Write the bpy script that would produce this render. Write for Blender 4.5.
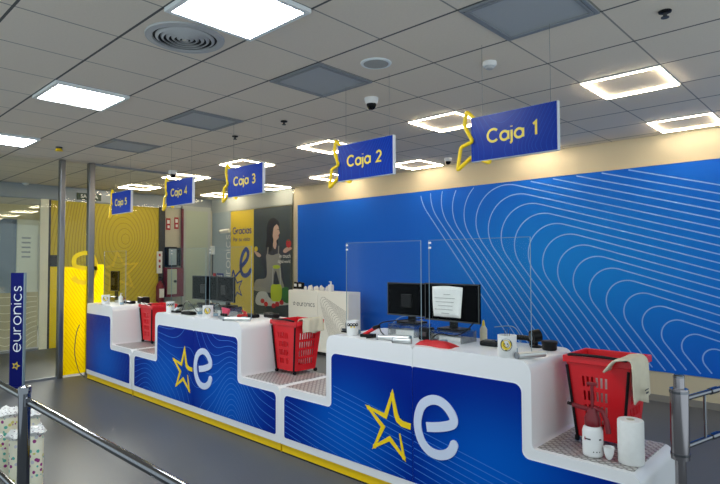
import bpy, math, random
from mathutils import Vector, Matrix
random.seed(7)
S = bpy.context.scene
COL = S.collection
for o in list(bpy.data.objects): bpy.data.objects.remove(o)

# ---------------------------------------------------------------- camera, world, exposure
cam_d = bpy.data.cameras.new('camera'); cam = bpy.data.objects.new('camera', cam_d); COL.objects.link(cam); S.camera = cam
YAW, PITCH, ROLL = .7565, .0340, -.0037
fwd = Vector((-math.sin(YAW)*math.cos(PITCH), math.cos(YAW)*math.cos(PITCH), math.sin(PITCH)))
rt = Vector((math.cos(YAW), math.sin(YAW), 0)); up = rt.cross(fwd)
r2 = math.cos(ROLL)*rt + math.sin(ROLL)*up; u2 = -math.sin(ROLL)*rt + math.cos(ROLL)*up
mw = Matrix((r2, u2, -fwd)).transposed().to_4x4(); mw.translation = (2.9351, -.8756, 1.643); cam.matrix_world = mw
cam_d.sensor_fit = 'HORIZONTAL'; cam_d.sensor_width = 36; cam_d.lens = 36*546.13/720; cam_d.clip_start = .02
W = bpy.data.worlds.new('world'); S.world = W; W.use_nodes = True
W.node_tree.nodes['Background'].inputs[0].default_value = (.79, .92, 1, 1); W.node_tree.nodes['Background'].inputs[1].default_value = .9
S.view_settings.view_transform = 'Standard'; S.view_settings.look = 'None'; S.view_settings.gamma = 1; S.view_settings.use_curve_mapping = False
S.view_settings.exposure = .42
for nm, lc, e_, sx_, sy_, ry in (('mall_fill', (-11.0, 3.0, 2.9), 90, 2.0, 2.4, -.3), ('vestibule_fill', (-7.9, 3.0, 2.5), 48, .8, .8, -1.0)):  # unseen area lights added to brighten the yellow film and the entrance side
    ld = bpy.data.lights.new(nm, 'AREA'); ld.energy = e_; ld.shape = 'RECTANGLE'; ld.size = sx_; ld.size_y = sy_; ld.color = (1, .97, .88); lo = bpy.data.objects.new(nm, ld); COL.objects.link(lo); lo.location = lc; lo.rotation_euler = (0, ry, 0); ld.spread = 1.5
PANEL_E, RING_E = 30.0, 30.0

# ---------------------------------------------------------------- materials
def lin(c): return tuple((x/12.92 if x <= .04045 else ((x+.055)/1.055)**2.4) for x in c)
def rgb(r, g, b): return lin((r/255, g/255, b/255)) + (1,)
def mat(name, col, rough=.5, metal=0, emit=None, es=0, spec=.5, coat=0):
    m = bpy.data.materials.new(name); m.use_nodes = True; b = m.node_tree.nodes['Principled BSDF']
    b.inputs['Base Color'].default_value = col; b.inputs['Roughness'].default_value = rough; b.inputs['Metallic'].default_value = metal
    b.inputs['Specular IOR Level'].default_value = spec; b.inputs['Coat Weight'].default_value = coat
    if emit: b.inputs['Emission Color'].default_value = emit; b.inputs['Emission Strength'].default_value = es
    return m
class NT:
    def __init__(s, m): s.t = m.node_tree; s.b = s.t.nodes['Principled BSDF']
    def n(s, typ, **k):
        q = s.t.nodes.new(typ)
        for a, v in k.items(): setattr(q, a, v)
        return q
    def l(s, a, b): s.t.links.new(a, b)
    def math(s, op, a, b=None, c=None):
        q = s.n('ShaderNodeMath', operation=op)
        for i, v in enumerate((a, b, c)):
            if v is None: continue
            if isinstance(v, (int, float)): q.inputs[i].default_value = v
            else: s.l(v, q.inputs[i])
        return q.outputs[0]
    def pos(s):
        g = s.n('ShaderNodeNewGeometry'); x = s.n('ShaderNodeSeparateXYZ'); s.l(g.outputs['Position'], x.inputs[0]); return g.outputs['Position'], x.outputs
    def mix(s, f, a, b):
        q = s.n('ShaderNodeMix', data_type='RGBA')
        for i, v in ((0, f), (6, a), (7, b)):
            if isinstance(v, (tuple, float, int)): q.inputs[i].default_value = v
            else: s.l(v, q.inputs[i])
        return q.outputs[2]
    def bump(s, h, strength=.3, dist=.01):
        q = s.n('ShaderNodeBump'); q.inputs['Strength'].default_value = strength; q.inputs['Distance'].default_value = dist
        s.l(h, q.inputs['Height']); s.l(q.outputs[0], s.b.inputs['Normal'])
    def noise(s, vec, scale, detail=3):
        q = s.n('ShaderNodeTexNoise'); q.inputs['Scale'].default_value = scale; q.inputs['Detail'].default_value = detail; s.l(vec, q.inputs['Vector']); return q.outputs[0]
def mottled(name, c1, c2, scale, rough=.6, bump=0, spec=.5, metal=0):
    m = mat(name, c1, rough, metal, spec=spec); t = NT(m); p, _ = t.pos(); nz = t.noise(p, scale)
    t.l(t.mix(nz, c1, c2), t.b.inputs['Base Color'])
    if bump: t.bump(nz, bump)
    return m
def glass(name, tint=(1, 1, 1, 1), base=.035, amt=1.0, rough=0.0):
    m = bpy.data.materials.new(name); m.use_nodes = True; t = m.node_tree; t.nodes.remove(t.nodes['Principled BSDF'])
    o = t.nodes['Material Output']; tr = t.nodes.new('ShaderNodeBsdfTransparent'); gl = t.nodes.new('ShaderNodeBsdfGlossy'); mx = t.nodes.new('ShaderNodeMixShader')
    tr.inputs[0].default_value = tint; gl.inputs['Roughness'].default_value = rough
    fr = t.nodes.new('ShaderNodeFresnel'); fr.inputs[0].default_value = 1.45
    ml = t.nodes.new('ShaderNodeMath'); ml.operation = 'MULTIPLY_ADD'; ml.inputs[1].default_value = amt; ml.inputs[2].default_value = base; ml.use_clamp = True
    t.links.new(fr.outputs[0], ml.inputs[0]); t.links.new(ml.outputs[0], mx.inputs[0]); t.links.new(tr.outputs[0], mx.inputs[1]); t.links.new(gl.outputs[0], mx.inputs[2]); t.links.new(mx.outputs[0], o.inputs[0])
    return m
def trans(name, col, k=.5):
    m = bpy.data.materials.new(name); m.use_nodes = True; t = m.node_tree; b = t.nodes['Principled BSDF']; o = t.nodes['Material Output']
    b.inputs['Base Color'].default_value = col; b.inputs['Roughness'].default_value = .4; b.inputs['Specular IOR Level'].default_value = .2
    tr = t.nodes.new('ShaderNodeBsdfTranslucent'); tr.inputs[0].default_value = col; mx = t.nodes.new('ShaderNodeMixShader'); mx.inputs[0].default_value = k
    t.links.new(b.outputs[0], mx.inputs[1]); t.links.new(tr.outputs[0], mx.inputs[2]); t.links.new(mx.outputs[0], o.inputs[0]); return m
def film(name, col, alpha, rough=.35):
    m = bpy.data.materials.new(name); m.use_nodes = True; t = m.node_tree; b = t.nodes['Principled BSDF']
    b.inputs['Base Color'].default_value = col; b.inputs['Roughness'].default_value = rough; b.inputs['Alpha'].default_value = alpha
    return m

M = {}
m = mat('ceiling_tiles', rgb(170, 170, 168), .9, spec=.1); t = NT(m); p, x = t.pos()
def gridline(axis, w):
    f = t.math('FRACT', t.math('MULTIPLY_ADD', x[axis], 1/.6, .5+20)); return t.math('LESS_THAN', t.math('ABSOLUTE', t.math('SUBTRACT', f, .5)), w/.6/2)
ga = gridline(1, .017); gb = gridline(0, .012)
nz = t.noise(p, 60); nz2 = t.noise(p, 1.1)
basec = t.mix(nz, rgb(222, 212, 196), rgb(232, 222, 206)); basec = t.mix(t.math('MULTIPLY', nz2, .25), basec, rgb(212, 206, 196))
c1 = t.mix(gb, basec, rgb(152, 150, 144)); c2 = t.mix(ga, c1, rgb(96, 97, 96)); t.l(c2, t.b.inputs['Base Color'])
t.bump(t.math('MAXIMUM', ga, gb), .4, .005); M['ceiling'] = m
m = mat('floor_vinyl', rgb(112, 114, 118), .3, spec=.2); t = NT(m); p, x = t.pos()
n1 = t.noise(p, 1.3, 5); n2 = t.noise(p, 90, 2)
t.l(t.mix(t.math('MULTIPLY', n2, .25), t.mix(n1, rgb(76, 80, 87), rgb(90, 93, 96)), rgb(120, 118, 114)), t.b.inputs['Base Color'])
t.l(t.math('MULTIPLY_ADD', n1, .05, .38), t.b.inputs['Roughness']); M['floor'] = m
M['wall'] = mottled('wall_paint', rgb(196, 187, 162), rgb(190, 181, 156), 3, .8)
M['skirting'] = mat('skirting_grey', rgb(128, 126, 122), .6)
m = mat('mural_blue', rgb(26, 84, 176), .45, spec=.1); t = NT(m); p, x = t.pos()
gx = t.math('MULTIPLY_ADD', x[0], 1, -.1); gz = t.math('MULTIPLY_ADD', x[2], 1, -1.55)
d = t.math('SQRT', t.math('ADD', t.math('MULTIPLY', t.math('MULTIPLY', gx, gx), .22), t.math('MULTIPLY', gz, gz)))
mr = t.n('ShaderNodeMapRange', interpolation_type='SMOOTHSTEP'); mr.inputs[1].default_value = .1; mr.inputs[2].default_value = 1.5; t.l(d, mr.inputs[0])
t.l(t.mix(mr.outputs[0], rgb(20, 128, 218), rgb(20, 96, 206)), t.b.inputs['Base Color']); M['mural'] = m
M['mural_line'] = mat('mural_line_pale_blue', rgb(130, 172, 234), .5)
M['body'] = mat('counter_white', rgb(236, 236, 236), .28, coat=.1)
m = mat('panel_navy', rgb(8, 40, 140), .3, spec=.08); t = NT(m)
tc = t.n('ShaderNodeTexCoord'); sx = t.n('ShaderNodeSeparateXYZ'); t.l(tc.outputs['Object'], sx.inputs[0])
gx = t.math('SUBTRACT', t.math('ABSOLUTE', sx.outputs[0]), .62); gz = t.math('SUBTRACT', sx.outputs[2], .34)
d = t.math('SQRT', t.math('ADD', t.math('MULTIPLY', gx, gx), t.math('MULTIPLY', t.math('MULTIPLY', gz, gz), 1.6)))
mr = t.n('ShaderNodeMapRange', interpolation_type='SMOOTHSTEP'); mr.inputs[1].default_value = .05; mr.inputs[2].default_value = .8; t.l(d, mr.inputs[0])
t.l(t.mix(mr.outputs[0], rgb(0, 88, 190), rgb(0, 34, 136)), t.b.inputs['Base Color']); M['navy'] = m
M['navy_line'] = mat('panel_line_blue', rgb(60, 118, 204), .4, spec=.15)
M['edge_white'] = mat('edge_white', rgb(240, 243, 246), .4)
M['yellow'] = mat('yellow_plastic', rgb(252, 214, 10), .35)
M['sticker_yellow'] = mat('sticker_yellow', rgb(255, 222, 20), .5)
M['tube_metal'] = mat('tube_metal', rgb(200, 202, 200), .3, .6)
M['kick'] = mat('yellow_plinth', rgb(250, 206, 4), .4)
M['black_gap'] = mat('shadow_gap_black', rgb(28, 28, 32), .7)
M['emblem'] = mat('pale_blue_letter', rgb(212, 222, 242), .4)
m = mat('chequer_plate', rgb(150, 146, 142), .38, .35); t = NT(m); p, x = t.pos()
a = t.math('SINE', t.math('MULTIPLY', t.math('ADD', x[0], x[1]), 68)); b_ = t.math('SINE', t.math('MULTIPLY', t.math('SUBTRACT', x[0], x[1]), 68))
h = t.math('MULTIPLY', a, b_); hh = t.math('GREATER_THAN', h, .35); hl = t.math('LESS_THAN', h, -.5)
t.l(t.mix(t.math('MAXIMUM', hh, hl), rgb(150, 145, 141), rgb(206, 203, 199)), t.b.inputs['Base Color']); t.bump(h, .8, .004); M['plate'] = m
M['chrome'] = mat('chrome', rgb(118, 120, 124), .09, 1)
M['steel'] = mat('brushed_steel', rgb(128, 128, 128), .3, 1)
M['sleeve'] = mat('polished_sleeve', rgb(150, 146, 148), .16, 1)
M['red'] = mat('red_plastic', rgb(214, 18, 30), .34)
M['darkred'] = mat('dark_red_plastic', rgb(120, 18, 30), .4)
M['black'] = mat('black_plastic', rgb(16, 16, 18), .4, spec=.2)
M['screen'] = mat('gloss_black', rgb(12, 14, 16), .12, spec=.12)
M['matte_black'] = mat('matte_black', rgb(9, 10, 12), .7, spec=.0)
M['darkgrey'] = mat('dark_grey_plastic', rgb(58, 60, 62), .45)
M['grey'] = mat('grey_metal', rgb(140, 144, 148), .4, .4)
M['duct'] = mat('vent_grey', rgb(184, 186, 186), .6)
M['vent_gap'] = mat('vent_dark', rgb(46, 47, 48), .8)
M['return'] = mottled('return_panel_grey', rgb(168, 174, 178), rgb(176, 181, 184), 200, .7)
M['return_frame'] = mat('return_frame', rgb(140, 144, 147), .5)
M['speaker_cloth'] = mat('speaker_mesh', rgb(168, 168, 162), .8)
M['white'] = mat('white_plastic', rgb(232, 232, 230), .4)
M['paper'] = mottled('paper_white', rgb(238, 238, 234), rgb(226, 226, 222), 40, .9)
M['cloth'] = mottled('cream_paper', rgb(222, 214, 190), rgb(196, 188, 166), 12, .9)
M['cabinet'] = mat('cabinet_white', rgb(246, 245, 238), .5)
M['print_grey'] = mat('print_grey', rgb(150, 150, 146), .6)
M['print_dark'] = mat('print_dark', rgb(50, 52, 60), .6)
M['pouch'] = mottled('red_fabric', rgb(206, 22, 30), rgb(170, 12, 22), 25, .6, .3)
M['pink'] = mat('pink_plastic', rgb(214, 60, 96), .45)
M['acrylic'] = glass('clear_acrylic', (.985, .995, .99, 1), .0, .035)
M['acrylic_edge'] = mat('acrylic_edge', rgb(140, 164, 176), .25)
M['riser'] = glass('clear_riser', (.86, .88, .88, 1), .08, .6, .08)
M['partition'] = glass('partition_glass', (.96, .98, .97, 1), .0, .35, .0)
M['facade_glass'] = glass('facade_glass', (.95, .96, .93, 1), .04, .7)
M['frost'] = film('frosted_film', rgb(206, 200, 166), .62)
M['frost_line'] = film('frosted_line', rgb(232, 226, 196), .85)
M['mustard'] = mat('yellow_mural_film', rgb(214, 190, 50), .6)
M['mustard_line'] = mat('yellow_mural_line', rgb(184, 156, 34), .5)
M['bright_yellow'] = trans('yellow_vinyl', rgb(255, 236, 0), .6)
M['bright_line'] = trans('yellow_vinyl_line', rgb(232, 196, 8))
M['beam'] = mat('header_beam_grey', rgb(150, 158, 166), .4, .3)
M['annex'] = mat('annex_grey', rgb(176, 182, 182), .7)
M['annex_blue'] = mat('annex_blue_grey', rgb(160, 174, 184), .7)
M['annex_beige'] = mat('annex_beige', rgb(190, 186, 168), .7)
M['door_pale'] = mat('pale_green_door', rgb(176, 186, 170), .4)
M['maroon'] = mat('maroon_metal', rgb(112, 26, 48), .45)
M['mall'] = mat('mall_beige', rgb(232, 218, 176), .7)
M['mall_white'] = mat('mall_white', rgb(240, 236, 214), .7)
M['mall_blue'] = mat('mall_blue_glass', rgb(70, 92, 122), .3)
M['totem_blue'] = mat('totem_navy', rgb(12, 20, 100), .35, spec=.12)
M['sign_blue'] = mat('sign_blue', rgb(2, 46, 146), .3, spec=.15)
M['sign_line'] = mat('sign_line', rgb(20, 72, 170), .3, spec=.15)
M['sign_edge'] = mat('sign_white_edge', rgb(214, 220, 226), .4)
M['sign_text'] = mat('sign_text_yellow', rgb(236, 208, 60), .4)
M['wire'] = mat('thin_wire', rgb(120, 120, 116), .5)
M['poster_dark'] = mottled('poster_slate', rgb(50, 62, 66), rgb(66, 78, 80), 4, .45)
M['poster_yellow'] = mat('poster_yellow', rgb(224, 196, 48), .45)
M['poster_line'] = mat('poster_yellow_line', rgb(206, 178, 44), .45)
M['poster_blue'] = mat('poster_blue', rgb(30, 50, 130), .45)
M['hair'] = mat('print_hair', rgb(20, 18, 20), .5); M['skin'] = mat('print_skin', rgb(206, 172, 158), .5)
M['shirt'] = mottled('print_shirt', rgb(34, 36, 44), rgb(74, 78, 86), 22, .5); M['apron'] = mat('print_apron', rgb(150, 148, 142), .5)
M['lemon'] = mat('print_lemon', rgb(236, 206, 50), .5); M['tomato'] = mat('print_tomato', rgb(196, 40, 46), .5)
M['lime'] = mat('print_lime', rgb(188, 206, 50), .5); M['leaf'] = mat('print_leaf', rgb(56, 120, 50), .5); M['foam'] = mat('print_pale', rgb(190, 194, 196), .5)
M['green_sign'] = mat('exit_sign_green', rgb(20, 56, 44), .4)
M['safety_red'] = mat('safety_red', rgb(170, 30, 40), .5)
M['lamp_panel'] = mat('lamp_panel', (1, 1, 1, 1), .5, emit=rgb(240, 248, 255), es=PANEL_E)
M['lamp_ring'] = mat('lamp_ring', (1, 1, 1, 1), .5, emit=rgb(255, 235, 204), es=RING_E)
M['lamp_frame'] = mat('lamp_frame', rgb(232, 238, 238), .35)
m = mat('polka_wrap', rgb(238, 232, 196), .45); t = NT(m); p, x = t.pos()
v = t.n('ShaderNodeTexVoronoi'); v.inputs['Scale'].default_value = 30; t.l(p, v.inputs['Vector'])
dot = t.math('LESS_THAN', v.outputs['Distance'], .36); cr = t.n('ShaderNodeValToRGB'); cr.color_ramp.interpolation = 'CONSTANT'
e = cr.color_ramp.elements; e[0].color = rgb(150, 40, 120); e[1].position = .35; e[1].color = rgb(90, 180, 160); q = e.new(.6); q.color = rgb(214, 206, 110); q = e.new(.8); q.color = rgb(200, 200, 205)
sp = t.n('ShaderNodeSeparateColor'); t.l(v.outputs['Color'], sp.inputs[0]); t.l(sp.outputs[0], cr.inputs[0]); t.l(t.mix(dot, rgb(236, 232, 206), cr.outputs[0]), t.b.inputs['Base Color']); M['polka'] = m
m = mat('polka_top', rgb(230, 230, 226), .5); t = NT(m); p, x = t.pos()
v = t.n('ShaderNodeTexVoronoi'); v.inputs['Scale'].default_value = 60; t.l(p, v.inputs['Vector'])
t.l(t.mix(t.math('LESS_THAN', v.outputs['Distance'], .26), rgb(232, 232, 228), rgb(120, 100, 110)), t.b.inputs['Base Color']); t.bump(t.noise(p, 40), .6, .02); M['polka_top'] = m

# ---------------------------------------------------------------- mesh builder
LOC = {}
class MB:
    def __init__(s): s.v = []; s.f = []; s.mi = []; s.cur = 0
    def use(s, i): s.cur = i; return s
    def add(s, vs, fs):
        k = len(s.v); s.v += [tuple(q) for q in vs]
        for f in fs: s.f.append(tuple(i+k for i in f)); s.mi.append(s.cur)
        return s
    def box(s, x0, x1, y0, y1, z0, z1):
        return s.add([(x0,y0,z0),(x1,y0,z0),(x1,y1,z0),(x0,y1,z0),(x0,y0,z1),(x1,y0,z1),(x1,y1,z1),(x0,y1,z1)],
                     [(0,3,2,1),(4,5,6,7),(0,1,5,4),(1,2,6,5),(2,3,7,6),(3,0,4,7)])
    def obox(s, c, size, rz=0, rx=0, ry=0):
        R = Matrix.Rotation(rz, 3, 'Z') @ Matrix.Rotation(rx, 3, 'X') @ Matrix.Rotation(ry, 3, 'Y'); c = Vector(c); a, b, d = [q/2 for q in size]
        vs = [c + R @ Vector(q) for q in ((-a,-b,-d),(a,-b,-d),(a,b,-d),(-a,b,-d),(-a,-b,d),(a,-b,d),(a,b,d),(-a,b,d))]
        return s.add(vs, [(0,3,2,1),(4,5,6,7),(0,1,5,4),(1,2,6,5),(2,3,7,6),(3,0,4,7)])
    def cyl(s, p0, p1, r0, r1=None, n=20, caps=True):
        r1 = r0 if r1 is None else r1; p0 = Vector(p0); p1 = Vector(p1); d = (p1-p0).normalized()
        a = d.orthogonal().normalized(); b = d.cross(a); vs = []
        for pp, r in ((p0, r0), (p1, r1)):
            for i in range(n): t_ = 2*math.pi*i/n; vs.append(pp + r*(math.cos(t_)*a + math.sin(t_)*b))
        fs = [(i, (i+1) % n, n+(i+1) % n, n+i) for i in range(n)]
        if caps: fs += [tuple(range(n-1, -1, -1)), tuple(range(n, 2*n))]
        return s.add(vs, fs)
    def lathe(s, c, prof, n=24, cap=True):
        vs = []; fs = []
        for r, z in prof:
            for i in range(n): t_ = 2*math.pi*i/n; vs.append((c[0]+r*math.cos(t_), c[1]+r*math.sin(t_), c[2]+z))
        for k in range(len(prof)-1):
            for i in range(n): fs.append((k*n+i, k*n+(i+1) % n, (k+1)*n+(i+1) % n, (k+1)*n+i))
        if cap: fs += [tuple(range(n-1, -1, -1)), tuple(range((len(prof)-1)*n, len(prof)*n))]
        return s.add(vs, fs)
    def tube(s, pts, r, n=10, closed=False):
        P = [Vector(q) for q in pts]; N = len(P); vs = []; fs = []; prev = None
        for i in range(N):
            d = (P[(i+1) % N] - P[i-1]) if closed else (P[min(i+1, N-1)] - P[max(i-1, 0)]); d.normalize()
            a = d.orthogonal().normalized() if prev is None else (prev - d*prev.dot(d)).normalized(); prev = a; b = d.cross(a)
            for k in range(n): t_ = 2*math.pi*k/n; vs.append(P[i] + r*(math.cos(t_)*a + math.sin(t_)*b))
        for i in range(N if closed else N-1):
            j = (i+1) % N
            for k in range(n): fs.append((i*n+k, i*n+(k+1) % n, j*n+(k+1) % n, j*n+k))
        if not closed: fs += [tuple(range(n-1, -1, -1)), tuple(range((N-1)*n, N*n))]
        return s.add(vs, fs)
    def prism(s, poly, mp, d0, d1):     # poly of (a, b); mp(a, b, d) -> 3D
        n = len(poly); vs = [mp(a, b, d0) for a, b in poly] + [mp(a, b, d1) for a, b in poly]
        return s.add(vs, [tuple(range(n)), tuple(range(2*n-1, n-1, -1))] + [(i, n+i, n+(i+1) % n, (i+1) % n) for i in range(n)])
    def ribbon(s, pts, w, mp, d0, d1, closed=False):
        P = [Vector(q) for q in pts]; N = len(P); L = []; R = []
        for i in range(N):
            a = P[i-1] if (i or closed) else P[i]; b = P[(i+1) % N] if (i < N-1 or closed) else P[i]
            d1_ = (P[i]-a); d2_ = (b-P[i])
            if d1_.length < 1e-9: d1_ = d2_
            if d2_.length < 1e-9: d2_ = d1_
            n1 = Vector((-d1_.y, d1_.x)).normalized(); n2 = Vector((-d2_.y, d2_.x)).normalized(); nn = n1+n2
            nn = n1 if nn.length < 1e-6 else nn.normalized(); k = min(2.2, 1/max(.3, nn.dot(n1)))
            ww = w[i] if isinstance(w, (list, tuple)) else w
            L.append(P[i]+nn*ww/2*k); R.append(P[i]-nn*ww/2*k)
        for i in range(N if closed else N-1):
            j = (i+1) % N; q = [L[i], L[j], R[j], R[i]]
            vs = [mp(a.x, a.y, d0) for a in q] + ([mp(a.x, a.y, d1) for a in q] if d1 is not None else [])
            s.add(vs, [(0,1,2,3)] if d1 is None else [(0,1,2,3),(7,6,5,4),(0,4,5,1),(1,5,6,2),(2,6,7,3),(3,7,4,0)])
        return s
    def build(s, name, mats, parent=None, smooth=None, bevel=0, loc=None):
        if not isinstance(mats, (list, tuple)): mats = [mats]
        off = Vector(LOC[parent.name]) if parent is not None else Vector(loc or (0, 0, 0))
        me = bpy.data.meshes.new(name); me.from_pydata([tuple(Vector(q)-off) for q in s.v], [], s.f)
        for q in mats: me.materials.append(M[q])
        me.polygons.foreach_set('material_index', s.mi); 
        if smooth: me.polygons.foreach_set('use_smooth', [True]*len(me.polygons)); me.set_sharp_from_angle(angle=math.radians(smooth))
        o = bpy.data.objects.new(name, me); COL.objects.link(o)
        if parent is not None: o.parent = parent
        else: o.location = off
        LOC[o.name] = tuple(off)
        if bevel: b = o.modifiers.new('bevel', 'BEVEL'); b.width = bevel; b.segments = 2; b.limit_method = 'ANGLE'; b.angle_limit = math.radians(40)
        return o
def tag(o, label, cat, group=None):
    o['label'] = label; o['category'] = cat
    if group: o['group'] = group
    return o
def thing(name, loc, label, cat, group=None):
    o = bpy.data.objects.new(name, None); COL.objects.link(o); o.location = loc; o.empty_display_size = .1; LOC[o.name] = tuple(loc); return tag(o, label, cat, group)
def struct(o): o['kind'] = 'structure'; return o
KIDS = lambda o: [c for c in bpy.data.objects if c.parent == o]
def copy_tree(o, delta, label=None, group=None):
    def rec(a, par):
        c = a.copy(); COL.objects.link(c); LOC[c.name] = LOC.get(a.name, (0, 0, 0))
        if par is not None: c.parent = par
        for ch in KIDS(a): rec(ch, c)
        return c
    c = rec(o, None); c.location = Vector(o.location) + Vector(delta); LOC[c.name] = tuple(c.location)
    if label: c['label'] = label
    if group: c['group'] = group
    return c
def cat_rom(P, k=6, closed=False):
    out = []; N = len(P)
    for i in range(N if closed else N-1):
        g = lambda j: Vector(P[j % N] if closed else P[max(0, min(N-1, j))])
        a, b, c, d = g(i-1), g(i), g(i+1), g(i+2)
        for q in range(k):
            t_ = q/k; out.append(.5*((2*b)+(c-a)*t_+(2*a-5*b+4*c-d)*t_*t_+(3*b-a-3*c+d)*t_**3))
    if not closed: out.append(Vector(P[-1]))
    return out
def round_poly(pts, rad, k=6):
    out = []; N = len(pts)
    for i in range(N):
        p = Vector(pts[i]); a = Vector(pts[i-1]); b = Vector(pts[(i+1) % N]); r = rad[i] if isinstance(rad, (list, tuple)) else rad
        if r <= 0: out.append(tuple(p)); continue
        s0 = p+(a-p).normalized()*r; s1 = p+(b-p).normalized()*r; u = (a-p).normalized(); w = (b-p).normalized(); c = p+u*r+w*r
        for q in range(k+1):
            t_ = q/k*math.pi/2; out.append(tuple(c - w*r*math.cos(t_) - u*r*math.sin(t_)))
    return out
def text_mesh(body, size, bold=.0, res=3, spacing=1.0):
    cu = bpy.data.curves.new('t', 'FONT'); cu.body = body; cu.size = size; cu.offset = bold; cu.resolution_u = res; cu.align_x = 'CENTER'; cu.align_y = 'CENTER'; cu.space_character = spacing
    o = bpy.data.objects.new('t', cu); COL.objects.link(o); bpy.context.view_layer.update()
    me = bpy.data.meshes.new_from_object(o.evaluated_get(bpy.context.evaluated_depsgraph_get()))
    vs = [tuple(v.co) for v in me.vertices]; fs = [tuple(p.vertices) for p in me.polygons]
    bpy.data.objects.remove(o); bpy.data.meshes.remove(me); bpy.data.curves.remove(cu); return vs, fs
def put_text(mb, body, size, mp, bold=.0, spacing=1.0):   # mp(a, b) -> 3D
    vs, fs = text_mesh(body, size, bold, spacing=spacing); mb.add([mp(v[0], v[1]) for v in vs], fs)
def inside(poly):
    def f(x, y):
        c = False; n = len(poly)
        for i in range(n):
            x1, y1 = poly[i]; x2, y2 = poly[i-1]
            if (y1 > y) != (y2 > y) and x < (x2-x1)*(y-y1)/(y2-y1)+x1: c = not c
        return c
    return f
def clipped(mb, pts, w, mp, d, ins, step=.02):
    run = []; P = [Vector(q) for q in pts]; dense = []
    for a, b in zip(P, P[1:]):
        n = max(1, int((b-a).length/step)); dense += [a+(b-a)*i/n for i in range(n)]
    dense.append(P[-1])
    def flush(r):
        if len(r) > 1:
            s_ = [r[0]]                       # merge straight pieces
            for i in range(1, len(r)-1):
                u, v_ = (r[i]-s_[-1]).normalized(), (r[i+1]-r[i]).normalized()
                if u.dot(v_) < .99995: s_.append(r[i])
            s_.append(r[-1]); mb.ribbon(s_, w, mp, d, None)
    for q in dense:
        if ins(q.x, q.y): run.append(q)
        else: flush(run); run = []
    flush(run)
def contours(mb, f, x0, x1, z0, z1, levels, w, mp, d, ins, n=60):
    nx = n; nz_ = max(4, int(n*(z1-z0)/(x1-x0))); g = [[f(x0+(x1-x0)*i/nx, z0+(z1-z0)*j/nz_) for j in range(nz_+1)] for i in range(nx+1)]
    X = lambda i: x0+(x1-x0)*i/nx
    Z = lambda j: z0+(z1-z0)*j/nz_
    for i in range(nx):
        for j in range(nz_):
            cs = [(X(i), Z(j), g[i][j]), (X(i+1), Z(j), g[i+1][j]), (X(i+1), Z(j+1), g[i+1][j+1]), (X(i), Z(j+1), g[i][j+1])]
            if not ins(X(i+.5), Z(j+.5)): continue
            lo = min(c[2] for c in cs); hi = max(c[2] for c in cs)
            for L in levels:
                if not (lo < L < hi): continue
                pts = []
                for a, b in zip(cs, cs[1:]+cs[:1]):
                    if (a[2] < L) != (b[2] < L): t_ = (L-a[2])/(b[2]-a[2]); pts.append((a[0]+(b[0]-a[0])*t_, a[1]+(b[1]-a[1])*t_))
                if len(pts) == 2: mb.ribbon(pts, w, mp, d, None)

def arc(cx, cy, r, a0, a1, n=14, ry=None): ry = ry or r; return [(cx+r*math.cos(math.radians(a0+(a1-a0)*i/n)), cy+ry*math.sin(math.radians(a0+(a1-a0)*i/n))) for i in range(n+1)]
GL = {' ': (.6, []), 'C': (1.35, [arc(.72, .74, .72, 45, 315)]), 'a': (1.0, [arc(.5, .5, .5, 0, 360, 20), [(1, 0), (1, 1)]]), 'j': (.2, [[(.1, 1), (.1, -.2)]+arc(-.15, -.2, .25, 0, -80, 6), [(.1, 1.36), (.1, 1.46)]]),
 'e': (1.0, [[(.05, .5), (.98, .5)]+arc(.5, .5, .5, 8, 318, 20)]), 'u': (.9, [[(0, 1)]+arc(.45, .45, .45, 180, 360, 12)+[(.9, 1)], [(.9, 1), (.9, 0)]]), 'r': (.5, [[(0, 0), (0, 1)], arc(.45, .52, .45, 180, 85, 8)]),
 'o': (1.0, [arc(.5, .5, .5, 0, 360, 22)]), 'n': (.9, [[(0, 0), (0, 1)], arc(.45, .55, .45, 180, 0, 12)+[(.9, 0)]]), 'i': (.05, [[(0, 0), (0, 1)], [(0, 1.36), (0, 1.46)]]), 'c': (.88, [arc(.5, .5, .5, 45, 315, 16)]),
 's': (.62, [[(.6, .85), (.42, .98), (.2, .97), (.06, .82), (.1, .62), (.32, .5), (.54, .38), (.58, .18), (.42, .03), (.2, .01), (.02, .16)]]),
 'G': (1.4, [arc(.72, .74, .72, 45, 345)+[(1.43, .7), (.8, .7)]]), 'P': (.9, [[(0, 0), (0, 1.45), (.45, 1.45)]+arc(.45, 1.05, .4, 90, -90, 10)+[(0, .65)]]), 'v': (.85, [[(0, 1), (.42, 0), (.84, 1)]]), 't': (.5, [[(.2, 1.4), (.2, .25)]+arc(.4, .2, .2, 180, 270, 5)+[(.5, 0)], [(0, 1), (.5, 1)]]),
 '1': (.4, [[(0, 1.2), (.32, 1.45), (.32, 0)]]), '2': (.85, [arc(.42, 1.05, .4, 165, -30, 12)+[(.02, 0), (.86, 0)]]), '3': (.85, [arc(.38, 1.07, .38, 150, -90, 12)+arc(.38, .37, .42, 85, -150, 12)]),
 '4': (.95, [[(.7, 0), (.7, 1.45), (0, .4), (.98, .4)]]), '5': (.85, [[(.78, 1.45), (.15, 1.45), (.08, .85)]+arc(.38, .46, .46, 110, -150, 14)])}
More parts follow.
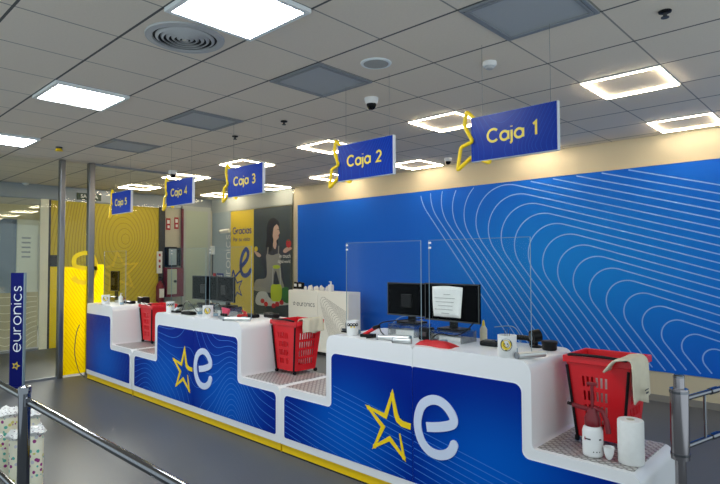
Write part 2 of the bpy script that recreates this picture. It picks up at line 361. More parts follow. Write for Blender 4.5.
def strokes(mb, txt, h, mp, w, gap=.34):       # h = x-height; centred; mp(a, b) -> 3D
    P0 = Vector(mp(0, 0)); nn = (Vector(mp(1, 0))-P0).cross(Vector(mp(0, 1))-P0).normalized()*.0004
    tot = sum(GL[c][0]+gap for c in txt)-gap; x = -tot/2; k = 0
    for c in txt:
        adv, pl = GL[c]
        for p_ in pl:
            k += 1; closed = len(p_) > 12 and abs(p_[0][0]-p_[-1][0]) < 1e-6 and abs(p_[0][1]-p_[-1][1]) < 1e-6
            q = [((x+a)*h, b*h-.62*h) for a, b in (p_[:-1] if closed else p_)]; mb.ribbon(q, w, lambda a, b, d=0: tuple(Vector(mp(a, b))+nn*(k % 2)), 0, None, closed=closed)
        x += adv+gap
XZ = lambda y: (lambda a, b, d=0: (a, y+d, b))
YZ = lambda x: (lambda a, b, d=0: (x+d, a, b))

# ---------------------------------------------------------------- setting
H = 3.1
XR, YN, XP, XF, YW = 4.4, -2.8, -5.5, -8.5, 6.15
struct(MB().box(-14, XR, YN, YW+.15, -.1, 0).build('floor', 'floor'))
struct(MB().box(-14, XR, YN, YW+.15, H, H+.1).build('ceiling', 'ceiling'))
struct(MB().box(-8.6, XR, YW, YW+.15, 0, H).build('wall_back', 'wall'))
mb = MB().box(-5.38, XR, YW-.012, YW, .07, .075); struct(MB().box(-5.38, XR, YW-.012, YW, 0, .075).build('baseboard_back', 'skirting'))
# blue mural on the back wall
mb = MB().box(-5.38, 4.4, YW-.014, YW-.002, .345, 2.745); mb.use(1); mp = lambda a, b, d=0: (a, YW-.0155, b)
box_in = lambda x, z: -5.3 < x < 4.35 and .36 < z < 2.73
for k in range(-2, 20):
    R = max(.03, .118+.0275*k); c = Vector((1.517-.2035*k+R, .545+.1185*k)); a0 = math.atan2(.959, .283); a1 = math.atan2(-.604, -.797) % (2*math.pi)
    pts = [c+R*Vector((.283, .959))+Vector((.959, -.283))*9]
    pts += [c+R*Vector((math.cos(a0+(a1-a0)*i/22), math.sin(a0+(a1-a0)*i/22))) for i in range(23)]
    pts.append(pts[-1]+Vector((.604, -.797))*5); clipped(mb, pts, .014, mp, 0, box_in, .05)
struct(mb.build('trim_1', ['mural', 'mural_line']))
bpy.data.objects['trim_1'].name = 'wall_mural'; LOC['wall_mural'] = (0, 0, 0)
mu = bpy.data.objects['wall_mural']; del mu['kind']; tag(mu, 'large blue wall mural with nested pale curved lines behind the counters', 'mural')
struct(MB().box(-5.38, 4.4, YW-.02, YW, 2.745, 2.757).build('trim_1', 'wall'))

# glass partition at the end of the counters
for i, (y, w) in enumerate(((1.857, .052), (2.255, .07))):
    struct(MB().box(XP-.05, XP+.05, y-w/2-.01, y+w/2+.01, 0, H).build('trim_%d' % (i+2), 'steel', bevel=.012))
mb = MB().box(XP-.025, XP+.025, YN, 1.82, 0, .03); struct(mb.build('trim_4', 'grey'))
struct(MB().box(XP-.02, XP+.02, 2.3, YW, H-.03, H).build('trim_5', 'return_frame'))
def pane(name, y0, y1, z0=.03, z1=H-.03, x=XP, m_='partition'): return struct(MB().box(x-.005, x+.005, y0, y1, z0, z1).build(name, m_))
pane('window_1', 1.9, 2.21); pane('window_2', 2.30, YW-.02)
pane('window_3', .2, 1.82)
w1 = bpy.data.objects['window_1']
# yellow vinyl on the lower partition glass
mp = lambda a, b, d=0: (XP+.009+d, a, b)
def vinyl(name, y0, y1, z1, lab):
    mb = MB().box(XP+.0055, XP+.0085, y0, y1, .03, z1).use(1)
    ins = lambda a, b: y0+.01 < a < y1-.01 and .04 < b < z1-.01
    for k in range(-30, 60): clipped(mb, [(y0-1+k*.045, 2.0), (y0+1+k*.045, -1.2)], .008, mp, 0, ins, .05)
    return tag(mb.build(name, ['bright_yellow', 'bright_line']), lab, 'window film', 'yellow film on the partition glass')
vinyl('window_film', 1.895, 2.21, 1.56, 'bright yellow film on lower glass between the two steel posts')
vinyl('window_film', 2.305, 2.45, 1.60, 'bright yellow striped film on glass just behind the end counter')
# mirrored letter and star stuck on the glass
mb = MB(); mpx = lambda a, b, d=0: (XP+.011+d, a, b)
e2 = [(.19, -.02), (-.02, -.01), (-.14, .03), (-.13, .15), (.0, .21), (.12, .17), (.17, .04), (.13, -.14), (.02, -.22), (-.10, -.2), (-.16, -.14)]
e2 = cat_rom([(2.17+a*.95, 1.56+b*1.0) for a, b in e2], 5); mb.ribbon(e2, .06, mpx, 0, .002)
tag(mb.build('window_sticker', 'sticker_yellow'), 'mirrored yellow letter sticker on the partition glass beside steel post', 'sticker')

# facade behind (x = -8.5): beam, yellow mural, grey service wall
struct(MB().box(XF-.15, XF, YN, YW, 2.83, H).build('trim_6', 'beam', bevel=.01))
struct(MB().box(XF-.02, XF+.02, 2.46, 2.60, 0, 2.83).build('trim_7', 'mall_white'))
struct(MB().box(XF-.15, XF, 4.92, YW, 0, 2.83).build('wall_left', 'annex_beige'))
struct(MB().box(XF-.02, XF+.04, 4.80, 4.93, 0, 2.83).build('trim_8', 'darkgrey'))
mb = MB().box(XF-.02, XF, 2.60, 4.80, 0, 2.82).use(1); mp = lambda a, b, d=0: (XF+.002, a, b)
ins = lambda a, b: 2.6 < a < 4.78 and .05 < b < 2.8
def fy(a, b): return math.hypot((a-4.1)*1.0, (b-2.1)*.8) + .12*math.sin(3*a)+.1*math.sin(2*b+a)
contours(mb, fy, 2.6, 4.78, .05, 2.8, [i*.07 for i in range(1, 40)], .012, mp, 0, ins, 40)
mb.use(2).box(XF, XF+.012, 2.60, 2.8, 1.55, 1.77).box(XF, XF+.012, 2.60, 2.64, 0, 2.82); mb.use(3)
st = []
for i in range(10):
    r = .42 if i % 2 == 0 else .19; a = math.pi/2+.12+i*math.pi/5; st.append((3.95+r*math.cos(a), 1.42+r*math.sin(a)))
mb.ribbon(st, .05, mp, 0, None, closed=True)
mb.use(4).box(XF, XF+.006, 2.64, 3.2, 0, 1.55)
o = mb.build('entrance_mural', ['mustard', 'mustard_line', 'darkgrey', 'lemon', 'sticker_yellow']); tag(o, 'yellow lined panel with a star outline by the entrance', 'mural')
# entrance glass with frosted band and the mall behind
struct(MB().box(XF-.005, XF+.005, YN, 2.46, .03, 2.82).build('window_4', 'facade_glass'))
struct(MB().box(XF-.03, XF+.03, YN, 2.46, 0, .04).build('trim_9', 'grey'))
mb = MB().box(XF+.006, XF+.009, .3, 2.44, .06, 1.08).use(1); mp = lambda a, b, d=0: (XF+.0105, a, b)
def fb(a, b): return b*1.0+.25*math.exp(-((a-2.0)/.28)**2)*(1-b)+.12*math.sin(4.5*a)*(1-b)
contours(mb, fb, .32, 2.42, .08, 1.07, [.1+i*.1 for i in range(12)], .010, mp, 0, lambda a, b: True, 50)
tag(mb.build('frosted_band', ['frost', 'frost_line']), 'frosted wavy band on the lower entrance glass at far left', 'window film')
struct(MB().box(-13, -12.9, YN, YW+.15, 0, H).build('wall_mall', 'mall'))
o = MB().box(-12.9, -12.86, 2.3, 3.2, .1, 2.72).build('shop_window', 'mall_blue'); tag(o, 'dark blue shop window across the mall at far left', 'window')
mb = MB().box(-12.89, -12.8, 3.2, 3.72, 0, 2.72).use(1)
for k in range(5): mb.box(-12.8, -12.795, 3.3, 3.5, 1.75+k*.12, 1.79+k*.12)
tag(mb.build('information_panel', ['mall_white', 'print_grey']), 'white panel with short grey lines of text across the mall', 'panel')
struct(MB().box(-12.9, -12.6, 3.85, 4.1, 0, H).build('trim_10', 'mall_white'))
t_ = thing('trolley', (-12.2, 3.85, 0), 'small dark trolley parked before the pale mall pillar', 'trolley')
MB().box(-12.3, -12.1, 3.8, 3.98, .55, .95).build('body', 'darkgrey', t_, bevel=.02); MB().tube([(-12.1, 3.82, .9), (-12.1, 3.74, 1.25), (-12.1, 3.82, 1.3)], .015).build('handle', 'darkgrey', t_)
for q in (3.83, 3.95): MB().tube([(-12.2, q, .55), (-12.2, q, .06)], .02).build('leg', 'darkgrey', t_); 
for q in (3.83, 3.95): MB().cyl((-12.24, q, .05), (-12.16, q, .05), .05).build('wheel', 'black', t_)

# service wall fittings
mb = MB().box(XF, XF+.05, 5.34, 6.06, .0, 2.9).use(1).box(XF+.05, XF+.055, 5.42, 5.98, .15, 2.8)
o = struct(mb.build('door_1', ['annex', 'door_pale']))
t_ = thing('fire_hose_cabinet', (XF, 5.08, .85), 'maroon fire hose cabinet with glazed front on the service wall', 'cabinet')
MB().box(XF, XF+.16, 4.9, 5.32, .86, 1.5).build('body', 'maroon', t_, bevel=.008); MB().box(XF+.16, XF+.165, 4.93, 5.15, .92, 1.47).build('glass_door', 'door_pale', t_); MB().cyl((XF+.17, 5.1, 1.2), (XF+.2, 5.1, 1.2), .03).build('valve', 'chrome', t_)
t_ = thing('wall_display', (XF, 5.08, 1.5), 'black framed glass case above the maroon fire cabinet', 'display case')
MB().box(XF, XF+.14, 4.94, 5.18, 1.52, 1.96).build('case', 'black', t_, bevel=.02); MB().box(XF+.14, XF+.145, 4.97, 5.15, 1.56, 1.92).build('pane', 'annex_blue', t_); MB().box(XF, XF+.12, 5.19, 5.26, 1.54, 1.94).build('side_panel', 'black', t_)
o = MB().cyl((XF+.06, 5.33, 1.5), (XF+.06, 5.33, 2.83), .03).build('fire_pipe', 'maroon'); tag(o, 'maroon vertical fire pipe beside the pale door', 'pipe')
t_ = thing('fire_extinguisher', (XF+.13, 4.78, .8), 'dark red fire extinguisher with white label below the red symbols', 'fire extinguisher')
MB().lathe((XF+.13, 4.78, .76), [(.02, 0), (.08, .01), (.085, .05), (.085, .33), (.06, .40), (.03, .43), (.03, .46)]).build('cylinder', 'darkred', t_, 50); MB().box(XF+.2, XF+.219, 4.73, 4.83, .86, 1.05).build('paper_label', 'white', t_); MB().tube([(XF+.13, 4.78, 1.2), (XF+.13, 4.84, 1.27), (XF+.13, 4.75, 1.3)], .015).build('handle', 'black', t_); MB().box(XF+.04, XF+.07, 4.74, 4.82, .9, 1.1).build('bracket', 'black', t_)
mb = MB().box(XF+.04, XF+.06, 4.74, 4.86, 1.38, 1.86).use(1)
for k, z in enumerate((1.75, 1.62, 1.5)): mb.box(XF+.06, XF+.063, 4.78, 4.82, z, z+.06)
tag(mb.build('alarm_panel', ['white', 'safety_red']), 'slim white panel with three red symbols by the yellow mural', 'panel')
def fire_sign(c, ax, lab):
    w, h = .05, .13; mb = MB()
    if ax == 'y':
        mb.box(c[0], c[0]+.01, c[1]-w, c[1]+w, c[2]-h, c[2]+h).use(1).box(c[0]+.01, c[0]+.013, c[1]-.03, c[1]+.03, c[2]+.01, c[2]+.09); mb.box(c[0]+.01, c[0]+.013, c[1]-.02, c[1]+.03, c[2]-.09, c[2]-.03)
    else:
        w = .1; mb.box(c[0]-w, c[0]+w, c[1]-.01, c[1], c[2]-h, c[2]+h).use(1).box(c[0]-.05, c[0]+.05, c[1]-.013, c[1]-.01, c[2]+.01, c[2]+.09).box(c[0]-.06, c[0]+.03, c[1]-.013, c[1]-.01, c[2]-.09, c[2]-.03)
    tag(mb.build('fire_sign', ['safety_red', 'white']), lab, 'sign', 'red fire safety signs')
fire_sign((XF, 5.02, 2.47), 'y', 'red safety sign high on the wall above the glass case')
fire_sign((XF, 5.215, 2.50), 'y', 'red safety sign high on wall just left of the maroon pipe')
fire_sign((-8.40, YW, 2.57), 'x', 'red safety sign on blue grey wall right of the pale door')
struct(MB().box(-8.5, -7.72, YW-.02, YW, 0, H).build('wall_annex', 'annex_blue'))
struct(MB().box(-8.5, -5.52, YW-.03, YW-.02, 2.78, H).build('trim_11', 'annex'))
t_ = thing('security_camera', (-7.75, YW-.02, 2.32), 'white bullet camera on the wall left of the yellow poster', 'camera')
MB().cyl((-7.66, YW-.1, 2.33), (-7.86, YW-.2, 2.31), .045).build('housing', 'white', t_, 50); MB().cyl((-7.86, YW-.2, 2.31), (-7.875, YW-.207, 2.308), .036).build('lens', 'black', t_); MB().tube([(-7.72, YW-.02, 2.33), (-7.72, YW-.1, 2.33)], .02).build('bracket', 'white', t_)
MB2 = MB(); strokes(MB2, 'euronics', .155, lambda a, b: (-7.83-b, YW-.0225, 1.60+a), .022)
tag(MB2.build('wall_lettering', 'white'), 'pale vertical lettering on blue grey wall beside the yellow poster', 'lettering')
t_ = thing('socket_box', (-8.45, YW-.02, 1.9), 'small white box on blue grey wall with grey conduit', 'box'); MB().box(-8.48, -8.38, YW-.08, YW-.02, 1.8, 2.0).build('body', 'white', t_, bevel=.01); MB().cyl((-8.44, YW-.04, 1.32), (-8.44, YW-.04, 1.8), .012).build('conduit', 'darkgrey', t_)
mb = MB().box(-8.42, -8.32, YW-.04, YW-.02, 1.24, 1.36).use(1).box(-8.28, -8.0, YW-.03, YW-.02, 1.24, 1.36).use(2).box(-8.24, -8.2, YW-.034, YW-.03, 1.28, 1.32).box(-8.16, -8.12, YW-.034, YW-.03, 1.28, 1.32).box(-8.09, -8.04, YW-.034, YW-.03, 1.28, 1.32)
tag(mb.build('notice_plate', ['safety_red', 'poster_blue', 'white']), 'small red and blue notice plates low on the annex wall', 'sign')
# exit sign
t_ = thing('exit_sign', (XF+.04, 3.32, 3.0), 'dark green hanging exit sign with white letters beneath the header beam', 'sign')
mb = MB().box(XF, XF+.05, 3.1, 3.55, 2.87, 3.0).use(1); put_text(mb, 'SALIDA', .10, lambda a, b: (XF+.053, 3.32+a, 2.935+b), .003); mb.build('face', ['green_sign', 'white'], t_)
t_ = thing('motion_sensor', (XF+.03, 2.2, 3.06), 'small round white sensor on the header beam at upper left', 'sensor'); MB().lathe((XF+.03, 2.2, 3.06), [(.02, 0), (.05, .015), (.06, .04)]).build('lens', 'white', t_)

# posters on the wall behind the partition
mb = MB().box(-7.70, -6.825, YW-.03, YW-.02, .12, 2.76).use(1); mp = lambda a, b, d=0: (a, YW-.0315, b)
def fp(a, b): return math.hypot((a+7.2)*1.3, (b-.35))+.06*math.sin(9*a)
contours(mb, fp, -7.69, -6.84, .14, 1.2, [i*.075 for i in range(1, 16)], .01, mp, 0, lambda a, b: True, 24)
mb.use(2); mp2 = lambda a, b, d=0: (a, YW-.0325, b)
strokes(mb, 'Gracias', .095, lambda a, b: (-7.26+a, YW-.0325, 2.31+b), .026, .32); strokes(mb, 'Por su visita', .052, lambda a, b: (-7.28+a, YW-.0325, 2.12+b), .013, .3)
es = [(-.10, -.02), (.02, .05), (.14, .15), (.17, .27), (.10, .33), (.0, .25), (-.07, .08), (-.05, -.1), (.05, -.17), (.18, -.14), (.27, -.04)]
mb.ribbon(cat_rom([(-7.22+a*1.15, 1.52+b*1.15) for a, b in es], 5), .10, mp2, 0, None)
mb.ribbon(cat_rom([(-7.68, 1.12), (-7.6, 1.42), (-7.52, 1.3), (-7.42, 1.36), (-7.3, 1.44)], 4), .05, mp2, 0, None)
st = [(-7.47+(.27 if i % 2 == 0 else .11)*math.cos(math.pi/2+.3+i*math.pi/5)*.95, 1.05+(.27 if i % 2 == 0 else .11)*math.sin(math.pi/2+.3+i*math.pi/5)) for i in range(10)]
mb.ribbon([q for q in st], .035, mp2, 0, None, closed=True)
t_ = mb.build('poster', ['poster_yellow', 'poster_line', 'poster_blue']); tag(t_, 'tall yellow thank-you poster with blue star emblem behind the partition', 'poster')
mb = MB().box(-6.825, -5.53, YW-.03, YW-.02, .12, 2.76)
def blob(idx, pts, d, k=5):
    mb.use(idx); q = cat_rom(pts, k, True); mb.add([(p_.x, YW-.03-d, p_.y) for p_ in q], [tuple(range(len(q)))])
def oval(idx, cx, cz, rx, rz, d, rot=0): blob(idx, [(cx+rx*math.cos(a)*math.cos(rot)-rz*math.sin(a)*math.sin(rot), cz+rx*math.cos(a)*math.sin(rot)+rz*math.sin(a)*math.cos(rot)) for a in [i*math.pi/4 for i in range(8)]], d, 3)
blob(1, [(-6.363, 2.319), (-6.292, 2.477), (-6.138, 2.533), (-5.98, 2.461), (-5.939, 2.365), (-5.979, 2.239), (-5.992, 1.984), (-6.047, 1.835), (-6.241, 1.808), (-6.397, 1.853), (-6.362, 2.123)], .001)
blob(3, [(-6.383, 1.927), (-6.185, 1.954), (-5.999, 1.975), (-5.864, 1.917), (-5.731, 1.843), (-5.568, 1.912), (-5.516, 1.865), (-5.665, 1.776), (-5.863, 1.727), (-5.85, 1.559), (-5.803, 1.349), (-5.816, 1.097), (-6.451, 1.112), (-6.424, 1.339), (-6.482, 1.513), (-6.569, 1.579), (-6.54, 1.68), (-6.687, 1.733), (-6.762, 1.814), (-6.636, 1.857), (-6.512, 1.798)], .0016)
blob(2, [(-6.152, 2.375), (-6.048, 2.404), (-5.966, 2.349), (-5.945, 2.271), (-5.918, 2.211), (-5.952, 2.187), (-5.965, 2.111), (-6.034, 2.061), (-6.026, 1.984), (-6.074, 1.883), (-6.15, 1.961), (-6.13, 2.081), (-6.172, 2.203)], .0024, 4)
blob(1, [(-6.313, 2.339), (-6.243, 2.483), (-6.103, 2.51), (-5.966, 2.443), (-6.034, 2.395), (-6.117, 2.339), (-6.151, 2.202), (-6.171, 1.988), (-6.206, 1.851), (-6.354, 1.861), (-6.341, 2.122)], .003)
mb.use(1).add([(-6.0, YW-.0334, 2.285), (-5.95, YW-.0334, 2.28), (-5.955, YW-.0334, 2.293), (-6.0, YW-.0334, 2.297)], [(0,1,2,3)])
mb.use(7).add([(-5.985, YW-.0334, 2.148), (-5.95, YW-.0334, 2.152), (-5.955, YW-.0334, 2.168), (-5.985, YW-.0334, 2.162)], [(0,1,2,3)])
blob(4, [(-6.368, 1.783), (-6.171, 1.76), (-5.917, 1.787), (-5.897, 1.559), (-5.863, 1.306), (-5.829, 1.013), (-6.743, 1.002), (-6.804, 1.111), (-6.707, 1.246), (-6.381, 1.296), (-6.36, 1.557)], .0030, 4)
fl = lambda d_: (lambda a, b, d=0: (a, YW-d_, b))
mb.use(4).ribbon([(-6.33, 1.78), (-6.31, 1.93)], .035, fl(.0332), 0, None); mb.ribbon([(-5.965, 1.78), (-5.955, 1.95)], .035, fl(.0332), 0, None)
mb.use(3).ribbon([(-6.1, 1.4), (-6.12, 1.02)], .012, fl(.0335), 0, None)
blob(2, [(-6.807, 1.859), (-6.717, 1.84), (-6.629, 1.813), (-6.555, 1.759), (-6.614, 1.724), (-6.717, 1.76)], .0026); blob(2, [(-5.817, 1.845), (-5.724, 1.91), (-5.568, 1.916), (-5.529, 1.882), (-5.632, 1.842), (-5.75, 1.802)], .0026)
oval(6, -6.733, 1.90, .062, .055, .004); oval(7, -5.64, 1.99, .08, .085, .004); oval(9, -5.64, 2.05, .035, .014, .0045)
blob(10, [(-6.669, 0.96), (-6.38, 0.993), (-6.238, 0.869), (-5.895, 0.834), (-5.631, 0.875), (-5.631, 0.764), (-6.668, 0.709)], .0036)
for q in ((-6.5, .80), (-6.38, .74), (-6.0, .76), (-5.86, .80), (-6.12, .72)): oval(7, q[0], q[1], .07, .05, .0044)
blob(9, [(-5.862, 1.054), (-5.749, 1.108), (-5.632, 1.082), (-5.631, 0.813), (-5.815, 0.838)], .0042); oval(9, -5.74, 1.0, .09, .12, .0046)
mb.use(10); mb.ribbon([(-6.17, 1.14), (-6.14, 1.5)], .02, fl(.0345), 0, None); mb.ribbon([(-5.89, 1.14), (-5.91, 1.5)], .02, fl(.0345), 0, None); blob(3, [(-6.12, 1.16), (-6.06, 1.44), (-5.98, 1.3), (-5.94, 1.15)], .0038)
blob(8, [(-6.197, 1.128), (-6.196, 0.85), (-6.031, 0.811), (-5.869, 0.865), (-5.869, 1.138), (-6.031, 1.158)], .005); oval(8, -6.03, 1.52, .125, .04, .005)
mb.use(5); put_text(mb, 'in touch', .115, lambda a, b: (-5.75+a*.95, YW-.036, 1.74+b), .001); put_text(mb, 'digital world', .095, lambda a, b: (-5.78+a*.85, YW-.036, 1.63+b), .001)
tag(mb.build('poster', ['poster_dark', 'hair', 'skin', 'shirt', 'apron', 'white', 'lemon', 'tomato', 'lime', 'leaf', 'foam']), 'large dark poster of a person in apron holding fruit by a blender', 'poster')

# ---------------------------------------------------------------- ceiling fittings
G = .6
def cell(i, j): return (-(j+1)*G, -j*G, i*G, (i+1)*G)
def ring_lamp(i, j, lab):
    x0, x1, y0, y1 = cell(i, j); cx, cy = (x0+x1)/2, (y0+y1)/2
    r = thing('ceiling_light', (cx, cy, H), lab, 'ceiling light', 'square outline ceiling lights'); z1, z0 = H-.004, H-.018; a, w = .290, .012
    MB().box(cx-a, cx+a, cy-a, cy-a+w, z0, z1).box(cx-a, cx+a, cy+a-w, cy+a, z0, z1).box(cx-a, cx-a+w, cy-a+w, cy+a-w, z0, z1).box(cx+a-w, cx+a, cy-a+w, cy+a-w, z0, z1).build('light_ring', 'lamp_ring', r)
    b = .298; MB().box(cx-b, cx+b, cy-b, cy-a-.002, H-.012, H-.001).box(cx-b, cx+b, cy+a+.002, cy+b, H-.012, H-.001).box(cx-b, cx-a-.002, cy-a, cy+a, H-.012, H-.001).box(cx+a+.002, cx+b, cy-a, cy+a, H-.012, H-.001).build('housing', 'lamp_frame', r)
ringlab = {(6,-3): 'outline light nearest the right edge, between two ceiling grid rows from mural', (9,-3): 'outline light at right edge close above the blue mural', (6,0): 'outline light just left of the Caja 1 sign',
 (9,0): 'outline light mostly hidden behind the Caja 1 sign', (6,3): 'outline light touching the upper left of the Caja 2 sign', (9,3): 'outline light near wall just right of the Caja 2 sign', (6,6): 'outline light above the Caja 3 sign',
 (9,6): 'outline light low between the Caja 2 star and the wall', (6,9): 'outline light behind the top of the Caja 4 sign', (9,9): 'outline light behind the glass below the Caja 3 sign', (6,12): 'outline light behind the glass between the Caja 5 and Caja 4 signs', (9,12): 'outline light behind glass under the Caja 4 sign'}
for (i, j), lab in ringlab.items(): ring_lamp(i, j, lab)
for i, j, lab in ((1,-1,'large bright square panel light at top edge of the ceiling'), (1,3,'bright square panel light at left between ceiling tiles'), (1,7,'bright panel light cut off by left edge of the view')):
    x0, x1, y0, y1 = cell(i, j); cx, cy = (x0+x1)/2, (y0+y1)/2; r = thing('panel_light', (cx, cy, H), lab, 'ceiling light', 'square flat panel lights')
    MB().box(cx-.265, cx+.265, cy-.265, cy+.265, H-.014, H-.006).build('diffuser', 'lamp_panel', r)
    mb = MB(); b = .298; a = .268
    mb.box(cx-b, cx+b, cy-b, cy-a, H-.026, H-.001).box(cx-b, cx+b, cy+a, cy+b, H-.026, H-.001).box(cx-b, cx-a, cy-a, cy+a, H-.026, H-.001).box(cx+a, cx+b, cy-a, cy+a, H-.026, H-.001); mb.build('frame', 'lamp_frame', r)
for i, j, lab in ((3,-3,'grey recessed air return panel at top edge right of centre'), (3,0,'grey recessed air return panel near the ceiling speaker'), (3,3,'grey recessed air return panel in the middle distance'), (3,6,'farthest grey air return panel, near the glass partition')):
    x0, x1, y0, y1 = cell(i, j); r = thing('air_return', ((x0+x1)/2, (y0+y1)/2, H), lab, 'air vent', 'square air return panels')
    MB().box(x0+.05, x1-.05, y0+.05, y1-.05, H-.006, H-.002).build('panel', 'return', r)
    mb = MB()
    for k, (a, b, z) in enumerate(((.006, .024, .012), (.030, .048, .016))):
        mb.box(x0+a, x1-a, y0+a, y0+b, H-z, H-.001).box(x0+a, x1-a, y1-b, y1-a, H-z, H-.001).box(x0+a, x0+b, y0+b, y1-b, H-z, H-.001).box(x1-b, x1-a, y0+b, y1-b, H-z, H-.001)
    mb.build('frame', 'return_frame', r)
r = thing('air_diffuser', (-.30, .90, H), 'round ceiling air diffuser with concentric rings left of the large lamp', 'air vent')
def ringz(mb, c, r0, r1, z0, z1, n=48): mb.lathe(c, [(r0, z1), (r0, z0+.004), (r1, z0), (r1+.004, z1)], n, cap=False)
mb = MB(); ringz(mb, (-.30, .90, H), .205, .245, -.012, -.001); mb.lathe((-.30, .90, H), [(.245, -.001), (.245, -.01), (.205, -.016), (.2, -.001)], 48, cap=False); mb.build('flange', 'duct', r, 40)
MB().lathe((-.30, .90, H), [(.203, -.003), (.203, -.002)], 48).build('throat', 'vent_gap', r)
mb = MB()
for k in range(5): R0 = .185-.033*k; mb.lathe((-.30, .90, H), [(R0, -.004), (R0, -.010), (R0-.016, -.022), (R0-.019, -.020), (R0-.006, -.004)], 48, cap=False)
mb.lathe((-.30, .90, H), [(.0005, -.022), (.02, -.022), (.022, -.004)], 32, cap=False); mb.build('ring', 'duct', r, 40)
r = thing('ceiling_speaker', (.29, 2.106, H), 'round grey speaker grille set in a ceiling tile', 'speaker')
MB().lathe((.29, 2.106, H), [(.092, -.009), (.092, -.001)], 36).build('grille', 'speaker_cloth', r); MB().lathe((.29, 2.106, H), [(.095, -.001), (.094, -.011), (.112, -.008), (.116, -.001)], 36, cap=False).build('rim', 'lamp_frame', r, 40)
def dome(c, lab, s=1):
    r = thing('dome_camera', c, lab, 'camera', 'dome cameras on the ceiling')
    MB().lathe(c, [(.062*s, -.001), (.062*s, -.018*s), (.055*s, -.045*s), (.046*s, -.055*s)], 32).build('housing', 'white', r, 40)
    MB().lathe(c, [(.045*s, -.054*s), (.043*s, -.075*s), (.03*s, -.097*s), (.012*s, -.106*s), (.001, -.107*s)], 28).build('bubble', 'screen', r, 60)
dome((-.317, 2.727, H), 'white dome camera with black bubble above the Caja 2 sign'); dome((-5.25, 3.414, H), 'dome camera by the partition rail above the Caja 4 sign', 1.1); dome((-1.463, 5.62, H), 'small dome camera beside the star of the Caja 1 sign', .9)
r = thing('smoke_detector', (.906, 2.67, H), 'white smoke detector on ceiling above the Caja 1 sign', 'smoke detector')
MB().lathe((.906, 2.67, H), [(.05, -.001), (.052, -.02), (.045, -.032)], 28).build('base', 'white', r, 40); MB().lathe((.906, 2.67, H), [(.034, -.032), (.03, -.05), (.02, -.055)], 24).build('sensor', 'duct', r, 40)
for c, lab in (((2.073, 2.652, H), 'small dark ceiling sprinkler near the upper right corner'), ((-1.513, 2.69, H), 'small dark ceiling sprinkler above the Caja 3 sign'), ((-2.46, 2.725, H), 'tiny dark sprinkler on ceiling between the Caja 3 and Caja 4 signs')):
    r = thing('ceiling_sprinkler', c, lab, 'sprinkler', 'dark ceiling sprinklers'); MB().lathe(c, [(.036, -.001), (.034, -.010), (.02, -.014)], 20).build('rosette', 'black', r); MB().cyl((c[0], c[1], H-.014), (c[0], c[1], H-.036), .011).cyl((c[0], c[1], H-.036), (c[0], c[1], H-.041), .022).build('nozzle', 'darkgrey', r)
r = thing('track_spot', (-4.578, 1.517, H), 'small dark and yellow fitting on the ceiling left of centre', 'ceiling fitting'); MB().lathe((-4.578, 1.517, H), [(.04, -.001), (.035, -.02)], 16).build('rosette', 'darkgrey', r); MB().lathe((-4.578, 1.517, H), [(.03, -.02), (.05, -.05), (.01, -.052)], 16).build('cone', 'yellow', r)

# ---------------------------------------------------------------- hanging signs
starpts = [(0, .297), (-.06, .357), (-.078, .258), (.004, .136), (-.106, .12), (-.137, -.04), (-.017, .044), (.117, -.018)]
def sign(x, num, lab):
    y, z0 = 2.30, 2.30; r = thing('hanging_sign', (x+.3, y, z0), lab, 'sign', 'blue numbered checkout signs')
    MB().box(x, x+.6, y, y+.028, z0, z0+.3).build('board', 'sign_edge', r)
    mb = MB().box(x+.002, x+.594, y-.003, y, z0+.004, z0+.298).use(1); mp = lambda a, b, d=0: (a, y-.004, b)
    def fs(a, b): return math.sin(6*(a-x))+math.hypot((a-x-.45)*2, (b-z0-.05)*3)
    contours(mb, fs, x+.01, x+.59, z0+.01, z0+.29, [i*.14 for i in range(-6, 22)], .0035, mp, 0, lambda a, b: True, 36)
    mb.use(2); strokes(mb, 'Caja %d' % num, .054, lambda a, b: (x+.298+a*1.04, y-.0055, z0+.150+b*1.04), .0150, .30); mb.build('face', ['sign_blue', 'sign_line', 'sign_text'], r)
    q = round_star([(x+a+.016, z0+b) for a, b in ((.06, .24),)+tuple(starpts[1:2])+tuple(starpts[2:])+((.10, .12),)])
    MB().tube([(a, y+.014-.034*max(0, 1-math.hypot(a-x-.020, b-z0-.136)/.06), b) for a, b in q], .0135, 8).build('star_outline', 'yellow', r, 60)
    for a in (.08, .55): MB().cyl((x+a, y+.014, z0+.3), (x+a, y+.014, H-.016), .0012, n=6).build('wire', 'wire', r)
    MB().box(x+.03, x+.09, y+.028, y+.045, z0+.2, z0+.24).build('spacer', 'sign_edge', r)
def round_star(P):
    out = []; N = len(P)
    for i, p_ in enumerate(P):
        p_ = Vector(p_)
        if i in (0, N-1): out.append(p_); continue
        a = Vector(P[i-1]); b = Vector(P[i+1]); r_ = .02
        s0 = p_+(a-p_).normalized()*r_; s1 = p_+(b-p_).normalized()*r_
        for k in range(5): t_ = k/4; out.append((1-t_)**2*s0+2*t_*(1-t_)*p_+t_*t_*s1)
    return [tuple(q) for q in out]
for x, n_, lab in ((.9725, 1, 'nearest and largest hanging blue sign, reading Caja 1'), (-.31, 2, 'hanging blue sign reading Caja 2'), (-1.948, 3, 'hanging blue sign reading Caja 3'), (-3.262, 4, 'hanging blue sign reading Caja 4'), (-4.85, 5, 'farthest hanging blue sign, reading Caja 5')): sign(x, n_, lab)

